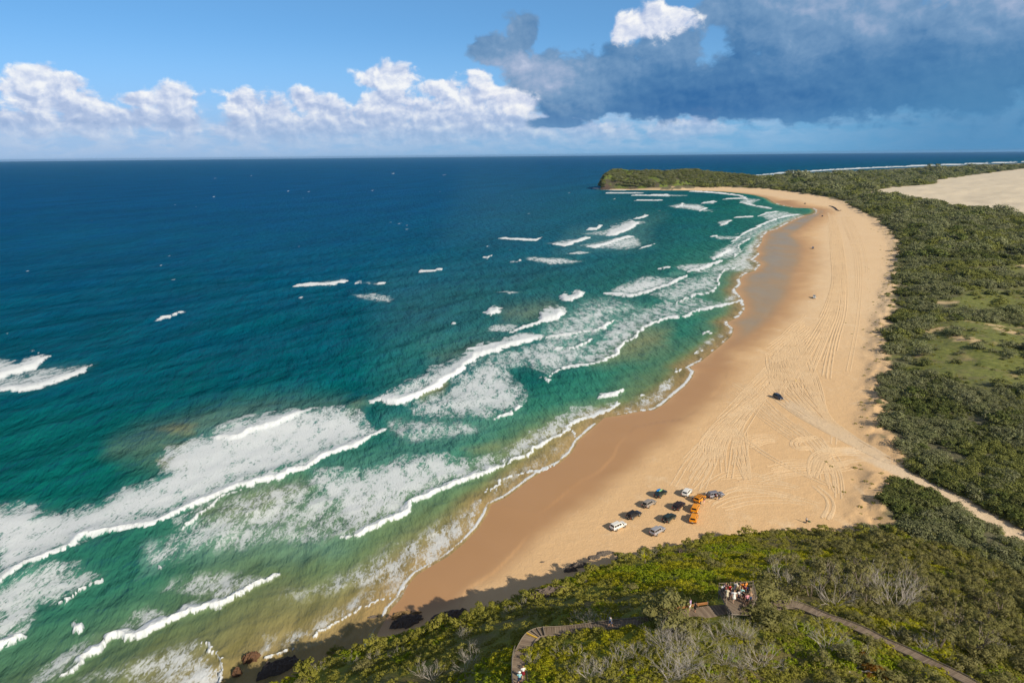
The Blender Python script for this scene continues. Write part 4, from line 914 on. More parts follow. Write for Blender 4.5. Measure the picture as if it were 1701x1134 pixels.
# creeping green cover
n = 26000; x = rs.uniform(-50, 135, n); y = rs.uniform(42, 170, n); F_ = fields(x, y); z = F_['h']
ok = F_['head'] & in_view(x, y, z, 160) & clear_of_walk(x, y, .75) & (F_['hd'] < 2.5); x, y, z = x[ok], y[ok], z[ok]; px, py = project(x, y, z)
gr = fbm(x/13, y/13, 4, 210); ok = rs.uniform(0, 1, len(x)) < .25+.75*sstep(.36, .52, gr)
x, y, z, gr = x[ok], y[ok], z[ok], gr[ok]; px, py = project(x, y, z)
idx = np.where(rs.uniform(0, 1, len(x)) < sstep(.58, .40, gr)+.35*sstep(1250, 1600, px), 2, np.where(fbm(x/8, y/8, 3, 214)+rs.uniform(-.1, .1, len(x)) > .52, 1, 0))
k0 = {k: np.where(idx == k)[0][np.argmin(np.hypot(x, y)[idx == k])] for k in range(3)}
for k, i in k0.items(): P_mat[k].location = (x[i], y[i], z[i]); tag(P_mat[k], 'low %s creeping plant on the near headland' % ('yellow-green', 'fresh green', 'dull olive')[k], 'plant')
m_ = np.ones(len(x), bool); m_[list(k0.values())] = False
gn_scatter('ground_cover', P_mat, np.stack([x, y, z-.05], -1)[m_], rs.uniform(.6, 1.35, m_.sum()), rs.uniform(0, 6.28, m_.sum()), idx[m_], label='dense mat of bright green creeping plants over the near headland', cat='ground cover')

# ---- coastal scrub behind the beach
def scrub_points(n, r0, r1, a0, a1):
    a = np.radians(rs.uniform(a0, a1, n)); r = np.sqrt(rs.uniform(r0*r0, r1*r1, n)); return r*np.sin(a), r*np.cos(a)
xs, ys, ss_ = [], [], []
for (r0, r1, n, s0) in ((100, 330, 22000, .70), (330, 700, 34000, .90), (700, 1500, 30000, 1.9), (1500, 3200, 30000, 2.9), (3200, 9000, 30000, 4.2)):
    x, y = scrub_points(int(n*1.35), r0, r1, 10, 58); px, py = project(x, y, 5.0); ok = (px < 2500) & (py < 1700); x, y = x[ok], y[ok]
    F_ = fields(x, y); z = F_['h']; g = np.zeros(len(x))
    for gw in grass_w: g = np.maximum(g, inside(x, y, gw)*1.0)
    cl = fbm(x/18/s0, y/18/s0, 4, 220); cl2 = fbm(x/60, y/60, 3, 223)
    pr_ = sstep(.34, .5, cl+.12)*(1-.965*g*sstep(.70, .58, cl2))
    ok = (F_['v'] > 2.2*s0+7.5*sstep(.40, .62, fbm(x/9, y/9, 3, 262))) & (F_['road'] > 2.4+1.1*s0) & (F_['sb'] < -2) & (F_['s'] > np.maximum(25, .085*(np.hypot(x, y)-900))) & ~F_['head'] & (rs.uniform(0, 1, len(x)) < pr_)
    x, y, z = x[ok], y[ok], z[ok]; xs.append(np.stack([x, y, z-.25*s0], -1)); ss_.append(s0*rs.lognormal(-.12, .38, len(x))*np.where(F_['v'][ok] < 8, .75, 1)*(.5+1.0*fbm(x/30, y/30, 3, 230)))
PS = np.concatenate(xs); SS = np.concatenate(ss_); rdk = seg_dist(PS[:, 0], PS[:, 1], road_w) > 2.6+2.0*SS; PS = PS[rdk]; SS = SS[rdk]; SS = np.where(np.hypot(PS[:, 0], PS[:, 1]) < 260, np.minimum(SS, 1.05), SS)
# pioneer tufts along the dune face and creepers on the upper sand
dist = np.hypot(PS[:, 0], PS[:, 1]); order = np.argsort(dist); NI = 150
vis = in_view(PS[:, 0], PS[:, 1], PS[:, 2], 5); ind = [i for i in order if vis[i]][:NI]
kn = fbm(PS[:, 0]/22, PS[:, 1]/22, 3, 240)+rs.uniform(-.1, .1, len(PS)); kg = fbm(PS[:, 0]/38, PS[:, 1]/38, 3, 244)+rs.uniform(-.12, .12, len(PS))
kk = np.where(kg > .585, 5+rs.integers(0, 2, len(PS)), np.where(kn > .60, 3+rs.integers(0, 2, len(PS)), rs.integers(0, 3, len(PS))))
for i in ind:
    place(P_scrub[kk[i]], PS[i], SS[i], rs.uniform(0, 6), ('grey-green', 'dark green', 'mid green')[0 if kk[i] < 3 else 1 if kk[i] < 5 else 2] +' rounded bush in the scrub around the sand track', 'bush', ('grey-green', 'dark green', 'mid green')[0 if kk[i] < 3 else 1 if kk[i] < 5 else 2]+' bushes around the sand track')
m_ = np.ones(len(PS), bool); m_[ind] = False
gn_scatter('coastal_scrub', [fol(p) for p in P_scrub], PS[m_], SS[m_], rs.uniform(0, 6.28, m_.sum()), kk[m_], label='sea of grey-green scrub stretching from the dunes to the far shore', cat='scrub')
# dune grass and runners
n = 60000; x, y = scrub_points(n, 150, 1000, 12, 40); F_ = fields(x, y); z = F_['h']; v = F_['v']
pr_ = np.where((v > -7) & (v < 3), .2*sstep(-9, 0, v), 0); pr_ = np.maximum(pr_, np.where((v < -4) & (v > -20), .05*sstep(.62, .74, fbm(x/9, y/3.5, 3, 250)), 0))
for gw in grass_w: pr_ = np.maximum(pr_, inside(x, y, gw)*.22*sstep(.4, .6, fbm(x/14, y/14, 3, 255)))
ok = (rs.uniform(0, 1, n) < pr_) & (F_['road'] > 3) & (F_['s'] > 30) & ~F_['head']
x, y, z = x[ok], y[ok], z[ok]
tuft = mesh_only('dune_tuft', LEAF_OLIVE, leaf_cloud(390, 150, .9, .5, .13, 7, flat=.9)); tuft.location = (x[0], y[0], z[0]); tag(tuft, 'small olive tuft of dune grass at the top of the beach', 'plant', 'dune tufts')
gn_scatter('dune_grass', [tuft], np.stack([x, y, z-.05], -1)[1:], rs.uniform(.3, 1.0, len(x)-1), rs.uniform(0, 6.28, len(x)-1), np.zeros(len(x)-1, int), label='scattered tufts of dune grass and creeper along the top of the beach', cat='dune grass')

# ---- far headland
def far_headland():
    n1, n2 = 220, 70
    A = unl([(997.5,315),(1252,314)]); a0, a1 = A
    az0, az1 = [math.atan2(p[0], p[1]) for p in unl([(998,315),(1262,315)])]
    top = np.array([(997,310),(1000,303),(1003,294),(1007,289),(1013,285),(1022,282.3),(1040,282.8),(1060,284.5),(1080,285.2),(1100,286),(1118,284.2),(1132,282.6),(1158,283.0),(1178,286.5),(1205,288.5),(1230,290.2),(1250,293.8),(1265,297)], float)
    base = np.array([(997,315.2),(1050,315.3),(1100,315),(1145,312.6),(1205,311),(1262,313)], float)
    V = []; T = []
    us = np.linspace(0, 1, n1)
    for u in us:
        pxx = 997.5+u*(1264-997.5); ty = np.interp(pxx, top[:, 0], top[:, 1]); by = np.interp(pxx, base[:, 0], base[:, 1])
        b = un(pxx, by, 0.5); r_b = math.hypot(*b); dep = 70+330*sstep(0, .12, u)*(1-.35*u); rt = r_b+dep*.42
        d = rays(pxx, ty); d = d/math.hypot(d[0], d[1]); ztop = CH+d[2]*rt
        for w in np.linspace(0, 1, n2):
            r = r_b+dep*w; q = 1-abs(w-.42)/(.42 if w < .42 else .58)
            cliff = .34*(1-sstep(.0, .45, u)*.75)
            prof = (sstep(0, .05, w)*cliff+(1-cliff)*math.sin(min(1, w/.42)*math.pi/2)**.8) if w < .42 else q**.7
            V.append((d[0]*r, d[1]*r, -1.5+(ztop+1.5)*prof)); T.append(u)
    V = np.array(V); nz = (fbm(V[:, 0]/26, V[:, 1]/26, 4, 301)-.5)*9*np.clip(V[:, 2]/25, 0, 1); V[:, 2] += nz
    m, t = material('far_headland_ground'); P = t.pos(); g = t.new('ShaderNodeNewGeometry'); sp = t.new('ShaderNodeSeparateXYZ'); t.put(sp.inputs[0], g.outputs['Normal']); pz = t.new('ShaderNodeSeparateXYZ'); t.put(pz.inputs[0], P)
    gr = t.mix(t.noise(P, .05, 5, .6), (.085, .12, .02), (.15, .19, .04)); br = t.mix(t.noise(P, .09, 5, .6), (.05, .05, .03), (.11, .095, .065))
    c = t.mix(t.ss(.46, .56, t.noise(P, .012, 4, .6)), gr, br)
    rock = t.mix(t.noise(P, .12, 6, .65), (.03, .022, .02), (.16, .11, .085)); c = t.mix(t.m('MAXIMUM', t.ss(.55, .35, sp.outputs[2]), t.ss(5.0, 2.5, pz.outputs[2])), c, rock)
    t.out(t.principled(c, .9, .2, 0, t.bump(t.noise(P, .15, 5, .6), .8, 4.)))
    o = link('far_headland', np_mesh('far_headland', V, grid_faces(n1, n2)), m); tag(o, kind='structure')
    k = rs.integers(0, len(V), 9000); P_ = V[k]+np.column_stack([rs.normal(0, 2, 9000), rs.normal(0, 2, 9000), np.zeros(9000)]); u = np.array(T)[k]
    g = fbm(P_[:, 0]/35, P_[:, 1]/35, 4, 310); ok = (P_[:, 2] > 9) & (rs.uniform(0, 1, 9000) < sstep(.40, .56, g+.22*sstep(.1, .5, u)))
    P_ = P_[ok]; gn_scatter('far_headland_scrub', [fol(p) for p in P_scrub], P_-np.array([0, 0, .5]), rs.uniform(1.1, 2.6, len(P_)), rs.uniform(0, 6.28, len(P_)), rs.integers(0, 7, len(P_)), label='dark scrub over the grassy far headland across the bay', cat='scrub')
far_headland()
# ------------------------------------------------------------------ vehicles
def paint(name, col, metal=.0, rough=.32):
    m, t = material(name); n = t.noise(t.new('ShaderNodeTexCoord').outputs['Object'], 2.5, 5); z = t.new('ShaderNodeSeparateXYZ'); t.put(z.inputs[0], t.new('ShaderNodeTexCoord').outputs['Object'])
    dust = t.m('MULTIPLY', t.ss(1.0, .45, z.outputs[2]), t.ss(.3, .75, n)); c = t.mix(t.m('MULTIPLY', dust, .55), col, (.42, .33, .22))
    t.out(t.principled(c, t.m('MULTIPLY_ADD', dust, .4, rough), .5, metal, None, **{'Coat Weight': .5, 'Coat Roughness': .12})); return m
PAINT = {'white': paint('white_paint', (.80, .80, .78)), 'silver': paint('silver_paint', (.46, .46, .50), .35), 'champagne': paint('champagne_paint', (.40, .36, .32), .35), 'black': paint('black_paint', (.012, .013, .018)), 'charcoal': paint('charcoal_paint', (.03, .03, .036)),
 'green': paint('dark_green_paint', (.010, .026, .022)), 'maroon': paint('dark_maroon_paint', (.030, .014, .016)), 'orange': paint('orange_paint', (.80, .30, .004)), 'navy': paint('navy_paint', (.014, .022, .05)), 'grey': paint('grey_paint', (.25, .25, .30), .3)}
GLASS = simple('tinted_glass', (.012, .015, .022), .06, .6, var=.05); RUBBER = simple('tyre_rubber', (.022, .021, .02), .8, .3, var=.3); ALLOY = simple('alloy', (.55, .54, .52), .35, .5, .6); TRIM = simple('black_trim', (.02, .02, .02), .6, .4)
REDL = simple('red_lamp', (.45, .012, .01), .2, .5); CLEARL = simple('clear_lamp', (.75, .76, .78), .12, .6); PLATE = simple('number_plate', (.62, .62, .58), .4, .4); INTER = simple('car_interior', (.05, .045, .04), .8, .3)
def loft(rings, close=True):
    V = []; F = []; n = len(rings[0])
    for r_ in rings: V += r_
    for i in range(len(rings)-1):
        for k in range(n): F.append((i*n+k, i*n+(k+1) % n, (i+1)*n+(k+1) % n, (i+1)*n+k))
    if close: F += [tuple(range(n))[::-1], tuple((len(rings)-1)*n+k for k in range(n))]
    return V, F
def make_suv(style, col, name, L=4.8, W=1.88, Hh=1.88, spare=False, rack=False, boards=False, snorkel=False, bullbar=True, open_door=False, wagon=True):
    """x forward, y to the left; wheels on z = 0"""
    e = empty(name); hw = W/2; half = L/2; P_ = PAINT[col]
    def ring(x, w, zb, zt, ins=.07):
        return [(x, -w*.9, zb), (x, -w, zb+.12), (x, -w, zt-.14), (x, -w+ins, zt), (x, w-ins, zt), (x, w, zt-.14), (x, w, zb+.12), (x, w*.9, zb)]
    belt = 1.16
    st = [(-half, hw*.86, .62, .98), (-half+.05, hw*.96, .5, 1.12), (-half+.35, hw, .46, belt), (-1.0, hw, .44, belt), (.95, hw, .44, belt-.01), (1.12, hw*.99, .44, belt-.03), (half-.45, hw*.96, .46, 1.05), (half-.12, hw*.90, .5, .98), (half, hw*.8, .56, .86)]
    V, F = loft([ring(*q) for q in st]); body = MB().add(V, F)
    # wheel-arch flares
    xf, xr = half-.92, -half+1.02
    for x in (xf, xr):
        for s in (-1, 1):
            pts = [(x+.50*math.cos(a), s*(hw+.015), .40+.47*math.sin(a)) for a in np.linspace(.05, math.pi-.05, 9)]; body.tube(pts, .055, 5)
    # cabin: pillars and roof, tapering inward
    xb0, xb1 = -half+.12, -half+(.30 if wagon else .22); xw0, xw1 = 1.12, .38; z0, z1 = belt-.02, Hh; wt, wb = hw*.78, hw*.93
    cab = [[(xb0, -wb, z0), (xb0, wb, z0), (xw0, wb, z0), (xw0, -wb, z0)], [(xb1, -wt, z1-.07), (xb1, wt, z1-.07), (xw1, wt, z1-.07), (xw1, -wt, z1-.07)], [(xb1+.1, -wt+.1, z1), (xb1+.1, wt-.1, z1), (xw1-.14, wt-.1, z1), (xw1-.14, -wt+.1, z1)]]
    V, F = loft(cab); body.add(V, F)
    b = body.build('body', P_, e)
    bv = b.modifiers.new('bevel', 'BEVEL'); bv.width = .03; bv.segments = 2; bv.limit_method = 'ANGLE'; bv.angle_limit = R(25)
    lo, hi = cab[0], cab[1]
    def panel(nm, q, par=b, mat=GLASS, off=.012):
        a, b_, c, d = [Vector(v) for v in q]; n = (b_-a).cross(d-a).normalized(); cen = (a+b_+c+d)/4
        if n.dot(cen-Vector((-.4, 0, 1.2))) < 0: n = -n
        vs = [p+n*off for p in (a, b_, c, d)]+[p-n*.03 for p in (a, b_, c, d)]
        return MB().add(vs, [(0, 1, 2, 3), (7, 6, 5, 4), (0, 4, 5, 1), (1, 5, 6, 2), (2, 6, 7, 3), (3, 7, 4, 0)]).build(nm, mat, par)
    def bil(c00, c10, c01, c11, u, v): return tuple((1-v)*((1-u)*a+u*b_)+v*((1-u)*c+u*d) for a, b_, c, d in zip(c00, c10, c01, c11))
    def quad(c, u0, u1, v0, v1): return [bil(*c, u0, v0), bil(*c, u1, v0), bil(*c, u1, v1), bil(*c, u0, v1)]
    rear = (lo[0], lo[1], hi[0], hi[1]); front = (lo[3], lo[2], hi[3], hi[2])
    panel('rear_window', quad(rear, .1, .9, .18, .88)); panel('windscreen', quad(front, .06, .94, .06, .92))
    for s in (0, 1):
        side = (lo[0+s], lo[3-s], hi[0+s], hi[3-s])
        for (u0, u1) in ((.05, .29), (.33, .60), (.635, .90)): panel('side_window', quad(side, u0, u1 if u1 < .9 else .885, .18, .9))
    # bumpers, lamps, plates
    MB().box((-half-.05, 0, .56), (.2, W*.93, .2), bev=.05).build('rear_bumper', TRIM if bullbar else P_, e)
    MB().box((half+.03, 0, .56), (.2, W*.9, .22), bev=.05).build('front_bumper', TRIM if bullbar else P_, e)
    MB().box((half-.02, 0, .80), (.06, W*.42, .16), bev=.02).build('grille', TRIM, e)
    for s in (-1, 1):
        MB().box((half-.06, s*hw*.66, .82), (.16, .30, .17), bev=.03).build('headlight', CLEARL, e)
        MB().box((-half+.01, s*hw*.85, .92), (.07, .16, .3), bev=.02).build('tail_light', REDL, e)
        MB().box((.92, s*(hw+.09), 1.2), (.12, .2, .15), bev=.03).build('mirror', TRIM, e)
    MB().box((-half-.16, -.2 if spare else 0, .74), (.02, .38, .12)).build('number_plate', PLATE, e)
    # wheels
    def wheel(x, y, flip, nm='wheel', par=e, z=.39, ax='y'):
        w = empty(nm, (x, y, z)); w.parent = par
        MB().lathe([(.2, -.11), (.33, -.125), (.38, -.09), (.39, -.03), (.39, .03), (.38, .09), (.33, .125), (.2, .11)], 20, ax).build('tyre', RUBBER, w, True)
        MB().lathe([(.001, .05*flip), (.08, .075*flip), (.12, .05*flip), (.2, .06*flip), (.23, .11*flip)], 16, ax).build('rim', ALLOY, w); return w
    for x in (xf, xr):
        for s in (-1, 1): wheel(x, s*(hw-.10), s)
    if spare: wheel(-half-.2, .15, -1, 'spare_wheel', e, 1.05, 'x')
    if rack:
        mb = MB()
        for x in np.linspace(-1.7, .1, 4): mb.box((x, 0, Hh+.09), (.05, wt*1.9, .04))
        for s in (-1, 1): mb.box((-.8, s*wt*.92, Hh+.07), (2.2, .04, .07))
        mb.build('roof_rack', TRIM, e)
    if snorkel: MB().tube([(1.3, -hw-.03, 1.0), (1.15, -hw-.03, 1.2), (.55, -wt-.08, 1.78), (.5, -wt-.08, 2.0)], .05, 6).build('snorkel', TRIM, e)
    if open_door:
        d = empty('door', (1.0, -hw+.02, 0), R(-62)); d.parent = e
        MB().box((-.5, 0, .82), (1.0, .07, .72), bev=.03).build('door_skin', P_, d); MB().box((-.5, .0, 1.45), (.74, .03, .46), bev=.01).build('door_glass', GLASS, d)
        MB().box((.5, -hw+.1, .85), (.86, .23, .66)).build('cabin_opening', INTER, e)
    return e
def onland(px, py):
    return hit([(px, py)])[0]
CARS_G = 'four-wheel drives parked on the beach'
# rear axle point and front axle point in the photograph give place and heading
def park(car, pr_, pf, label, cat='car', group=CARS_G, s=1.0, lift=0.0):
    a, b = hit([pr_, pf]); c = (a+b)/2; h_ = math.atan2(b[1]-a[1], b[0]-a[0]); z = float(height([c[0]], [c[1]])[0])
    car.location = (c[0], c[1], z-.03+lift); car.rotation_euler = (0, 0, h_); car.scale = (s, s, s); tag(car, label, cat, group); return c, h_
park(make_suv('w', 'white', 'parked_car', L=4.95, snorkel=True), (1017.5,881), (1036,872.5), 'long white wagon parked closest to the sea, at the left end of the front row')
park(make_suv('w', 'black', 'parked_car', spare=True, rack=True), (1044.5,862.5), (1061,854), 'black four-wheel drive with a spare wheel, just behind the leftmost white wagon')
park(make_suv('w', 'champagne', 'parked_car', spare=True), (1070.5,844), (1086,834.5), 'pale bronze wagon with a spare wheel, between two black cars in the seaward row')
cB, hB = park(make_suv('w', 'green', 'parked_car', rack=True), (1090.5,827.5), (1104,818), 'dark car carrying bright blue and green boards on its roof')
park(make_suv('w', 'silver', 'parked_car', L=4.9), (1084,889.5), (1100,880), 'silver wagon parked closest to the headland')
park(make_suv('w', 'green', 'parked_car', spare=True), (1104,868.5), (1119,858), 'dark green car in the middle row behind the silver wagon')
park(make_suv('w', 'maroon', 'parked_car', rack=True), (1121,848.5), (1134,838), 'dark maroon car with red tail lights beside the orange wagons')
park(make_suv('w', 'white', 'parked_car', L=4.6), (1136.5,826), (1145.5,815.5), 'short white wagon parked behind the three orange wagons')
OR = make_suv('w', 'orange', 'parked_car', L=4.7, rack=False)
park(OR, (1150.5,869), (1154,858.5), 'orange wagon at the near end of the orange row')
park(copy_tree(OR), (1152.5,852.5), (1157,842), 'orange wagon in the middle of the orange row, seen square from behind')
park(make_suv('w', 'orange', 'parked_car', L=4.7, rack=True, open_door=True), (1156.5,836), (1168,826.5), 'orange wagon with a door open and people beside it')
park(make_suv('w', 'grey', 'parked_car', L=4.95, open_door=True), (1180,826.5), (1197,823.2), 'silver-grey wagon with its door open, parked side-on at the right end of the group')
# the boards strapped on one roof rest on it: a thing each
RACKBLUE = simple('blue_foam', (.01, .22, .62), .5, .4); RACKGREEN = simple('lime_foam', (.35, .72, .30), .5, .4)
zc = float(height([cB[0]], [cB[1]])[0])
def board(nm, mat, dx, dy, L, w, label):
    pts = [(L/2*math.cos(a), w/2*math.sin(a)*(1-.25*abs(math.cos(a)))) for a in np.linspace(0, 2*math.pi, 20, endpoint=False)]
    V = [(x, y, -.04) for x, y in pts]+[(x*1.01, y*1.02, 0) for x, y in pts]+[(x, y, .04) for x, y in pts]; n = 20
    F = [tuple(range(n))[::-1], tuple(range(2*n, 3*n))]+[(i*n+k, i*n+(k+1) % n, (i+1)*n+(k+1) % n, (i+1)*n+k) for i in range(2) for k in range(n)]
    o = MB().add(V, F).build(nm, mat); q = Vector((math.cos(hB), math.sin(hB), 0)); p = Vector((-q.y, q.x, 0))
    o.location = Vector((cB[0], cB[1], zc+2.03))+q*dx+p*dy; o.rotation_euler = (0, 0, hB); tag(o, label, 'board'); return o
board('surfboard', RACKBLUE, -.85, .3, 2.0, .85, 'wide bright blue board lying on the roof of a dark car')
board('surfboard', RACKGREEN, -.6, -.32, 1.9, .45, 'narrow pale green board lying beside the blue one on the car roof')
park(make_suv('w', 'navy', 'driven_car', bullbar=False), (1287.5,659.5), (1297.5,664), 'dark blue car driving off the beach along the pale wheel tracks', group='cars driving on the beach')
far_w = make_suv('w', 'white', 'driven_car', L=5.1, rack=True)
park(far_w, (1352,491.5), (1353,498.5), 'white vehicle with a dark roof coming along the middle of the beach', group='cars driving on the beach')
park(make_suv('w', 'grey', 'driven_car', L=5.1), (1350,411), (1350.6,415), 'grey car driving towards the camera beside the wet sand flat', group='cars driving on the beach')
park(make_suv('w', 'black', 'driven_car', L=5.1), (1336,338.2), (1338.4,339.6), 'dark car parked at the far curve of the bay', group='cars driving on the beach', s=1.15)
park(make_suv('w', 'charcoal', 'driven_car', L=5.1), (1365.2,360.6), (1366.6,358.8), 'charcoal car beside the tip of the lagoon at the far end', group='cars driving on the beach', s=1.1)

# ------------------------------------------------------------------ people
def cloth(name, col): return simple(name, col, .85, .2, var=.2, scale=14)
SKIN = [simple('tanned_skin', (.46, .26, .17), .55, .4), simple('pale_skin', (.60, .38, .28), .55, .4), simple('brown_skin', (.22, .12, .075), .55, .4)]
HAIR = [simple('dark_hair', (.02, .014, .01), .6, .3, scale=30), simple('fair_hair', (.36, .22, .09), .6, .3, scale=30), simple('brown_hair', (.09, .05, .025), .6, .3, scale=30)]
CL = {'white': (.82, .82, .80), 'pink': (.72, .30, .36), 'red': (.60, .03, .02), 'orange': (.80, .26, .02), 'black': (.02, .02, .024), 'navy': (.02, .03, .09), 'cream': (.72, .64, .48), 'blue': (.25, .45, .75), 'aqua': (.30, .62, .66), 'denim': (.07, .11, .22), 'khaki': (.30, .25, .15), 'maroon': (.20, .02, .03), 'grey': (.22, .22, .23), 'lilac': (.55, .36, .62), 'tan': (.45, .30, .18), 'olive': (.10, .11, .05)}
CLM = {k: cloth(k+'_cloth', v) for k, v in CL.items()}
def body_mesh(pose):
    """one continuous skin grown over a jointed skeleton"""
    P = {}; E = []
    def j(n, co, r, par=None):
        P[n] = (len(P), co, r)
        if par: E.append((P[par][0], P[n][0]))
    bend = pose.get('lean', 0); sit = pose.get('crouch', 0)*.42
    j('pelvis', (0, 0, .95-sit), .125); j('waist', (0, bend*.15, 1.10-sit), .112, 'pelvis'); j('chest', (0, bend*.4, 1.32-sit), .135, 'waist'); j('neck0', (0, bend*.55, 1.47-sit), .062, 'chest'); j('neck', (0, bend*.6, 1.52-sit), .052, 'neck0')
    j('head', (0, bend*.68+.012, 1.60-sit), .088, 'neck'); j('crown', (0, bend*.7, 1.68-sit), .075, 'head'); j('nose', (0, bend*.68+.112, 1.595-sit), .014, 'head'); j('chin', (0, bend*.68+.07, 1.535-sit), .03, 'head')
    for s in (-1, 1):
        k = 'LR'[s > 0]; j('ear'+k, (s*.092, bend*.68-.0, 1.60-sit), .016, 'head')
        ax = pose.get('arm', (.05, .0, 0))[0]+.19; fw = pose.get('arm', (0, .0, 0))[1]*(1 if s > 0 else pose.get('asym', .4)); up = pose.get('arm', (0, 0, 0))[2]*(1 if s > 0 else pose.get('asym', .4))
        j('sh'+k, (s*.175, bend*.48, 1.415-sit), .062, 'chest'); j('el'+k, (s*(ax+.05), bend*.5+fw*.16-.03, 1.14+up*.2-sit), .043, 'sh'+k); j('wr'+k, (s*(ax+.04), bend*.5+fw*.42+.03, .90+up*.62-sit), .029, 'el'+k)
        wx, wy, wz = P['wr'+k][1]; dz = -.09 if up < .5 else .08; j('palm'+k, (wx, wy+.015, wz+dz*.8), .032, 'wr'+k)
        px_, py_, pz_ = P['palm'+k][1]
        for i, (o_, ln) in enumerate(((-.030, .070), (-.010, .082), (.010, .078), (.028, .060))):
            j('f%d%s' % (i, k), (px_+o_*.35, py_+o_, pz_+dz*.35), .010, 'palm'+k); j('g%d%s' % (i, k), (px_+o_*.4-s*.012, py_+o_*1.1+.012, pz_+dz*.35+math.copysign(ln, dz)), .008, 'f%d%s' % (i, k))
        j('t0'+k, (wx-s*.02, wy+.045, wz+dz*.55), .011, 'wr'+k); j('t1'+k, (wx-s*.025, wy+.07, wz+dz*1.0), .008, 't0'+k)
        st_ = pose.get('stride', 0)*s; j('hip'+k, (s*.095, 0, .90-sit), .098, 'pelvis'); j('kn'+k, (s*.105, st_*.14+.02+sit*.75, .50-sit*.35), .06, 'hip'+k); j('an'+k, (s*.11, st_*.28-.03+sit*.15, .085+max(0, -st_)*.10), .04, 'kn'+k); j('toe'+k, (s*.12, st_*.28+.13+sit*.15, .035+max(0, -st_)*.03), .034, 'an'+k)
    me = bpy.data.meshes.new('person_skin'); me.from_pydata([v[1] for v in P.values()], E, []); o = bpy.data.objects.new('tmp', me); COL.objects.link(o)
    sk = o.modifiers.new('s', 'SKIN'); sk.use_smooth_shade = True
    for v, (i, co, r) in zip(me.skin_vertices[0].data, P.values()): v.radius = (r, r); v.use_root = (i == 0)
    sub = o.modifiers.new('u', 'SUBSURF'); sub.levels = 1; sub.render_levels = 1
    dg = bpy.context.evaluated_depsgraph_get(); dg.update(); r_ = bpy.data.meshes.new_from_object(o.evaluated_get(dg)); bpy.data.objects.remove(o); return r_, {k: v[1] for k, v in P.items()}
POSES = {'stand': {}, 'walk': {'stride': 1.0, 'arm': (.03, .35, 0)}, 'photo': {'arm': (-.03, .7, .75), 'asym': .9}, 'point': {'arm': (.12, .5, .9), 'asym': 0}, 'lean': {'lean': .28, 'arm': (.0, .7, .25), 'asym': .9}, 'crouch': {'crouch': 1.0, 'lean': .25, 'arm': (0, .6, .1)}}
BODY = {k: body_mesh(v) for k, v in POSES.items()}
def ringshell(P, rad, n=12, flat=1.0):
    V = []
    for (x, y, z), (a, b) in zip(P, rad): V.append([(x+a*math.cos(w), y+b*math.sin(w), z) for w in np.linspace(0, 2*math.pi, n, endpoint=False)])
    return loft(V)
def person(p, face, label, pose='stand', top='white', bottom='navy', skin=0, hair=0, dress=False, hat=None, s=1.0, group=None):
    bm_, J = BODY[pose]; e = empty('person', p, face); e.scale = (s, s, s); tag(e, label, 'person', group)
    o = link('body', bm_.copy(), None, e); o.data.materials.clear(); o.data.materials.append(SKIN[skin])
    mb = MB()
    if top:
        wst, ch, nk = Vector(J['waist']), Vector(J['chest']), Vector(J['neck0']); pv = Vector(J['pelvis'])
        V, F = ringshell([pv+Vector((0, 0, .03)), wst, ch, ch+Vector((0, .0, .09)), nk-Vector((0, 0, .01))], [(.165, .135), (.15, .13), (.195, .15), (.185, .125), (.085, .08)]); mb.add(V, F)
        for k in 'LR':
            a, b = Vector(J['sh'+k]), Vector(J['el'+k]); mb.tube([a+(a-b)*-.05, a.lerp(b, .35), a.lerp(b, .75)], [.082, .072, .066], 8)
        mb.build('shirt', CLM[top], e, True)
    pv = Vector(J['pelvis']); mb = MB()
    if dress:
        V, F = ringshell([pv+Vector((0, 0, .12)), pv, pv-Vector((0, -.02, .25)), pv-Vector((0, -.03, .42))], [(.16, .135), (.18, .15), (.23, .19), (.27, .22)]); mb.add(V, F); mb.build('skirt', CLM[bottom], e, True)
    else:
        V, F = ringshell([pv+Vector((0, 0, .09)), pv, pv-Vector((0, 0, .09))], [(.155, .13), (.185, .15), (.19, .15)]); mb.add(V, F)
        for k in 'LR':
            a, b = Vector(J['hip'+k]), Vector(J['kn'+k]); mb.tube([a, a.lerp(b, .5), a.lerp(b, .88)], [.118, .105, .095], 8)
        mb.build('shorts', CLM[bottom], e, True)
    hd = Vector(J['head']); mb = MB()
    V, F = ringshell([hd+Vector((0, -.035, -.07)), hd+Vector((0, -.03, .0)), hd+Vector((0, -.012, .06)), hd+Vector((0, -.01, .115)), hd+Vector((0, -.01, .135))], [(.075, .05), (.104, .085), (.103, .096), (.075, .075), (.03, .03)]); mb.add(V, F); mb.build('hair', HAIR[hair], e, True)
    mb = MB(); 
    for s_ in (-1, 1): mb.box(hd+Vector((s_*.034, .088, .012)), (.022, .012, .012), bev=.004)
    mb.box(hd+Vector((0, .083, -.04)), (.045, .012, .01), bev=.003); mb.build('face_features', HAIR[0], e)
    if hat:
        mb = MB(); V, F = ringshell([hd+Vector((0, 0, .07)), hd+Vector((0, 0, .075)), hd+Vector((0, 0, .085)), hd+Vector((0, 0, .14)), hd+Vector((0, 0, .155))], [(.17, .18), (.17, .18), (.11, .11), (.09, .09), (.05, .05)]); mb.add(V, F); mb.build('hat', CLM[hat], e, True)
    return e
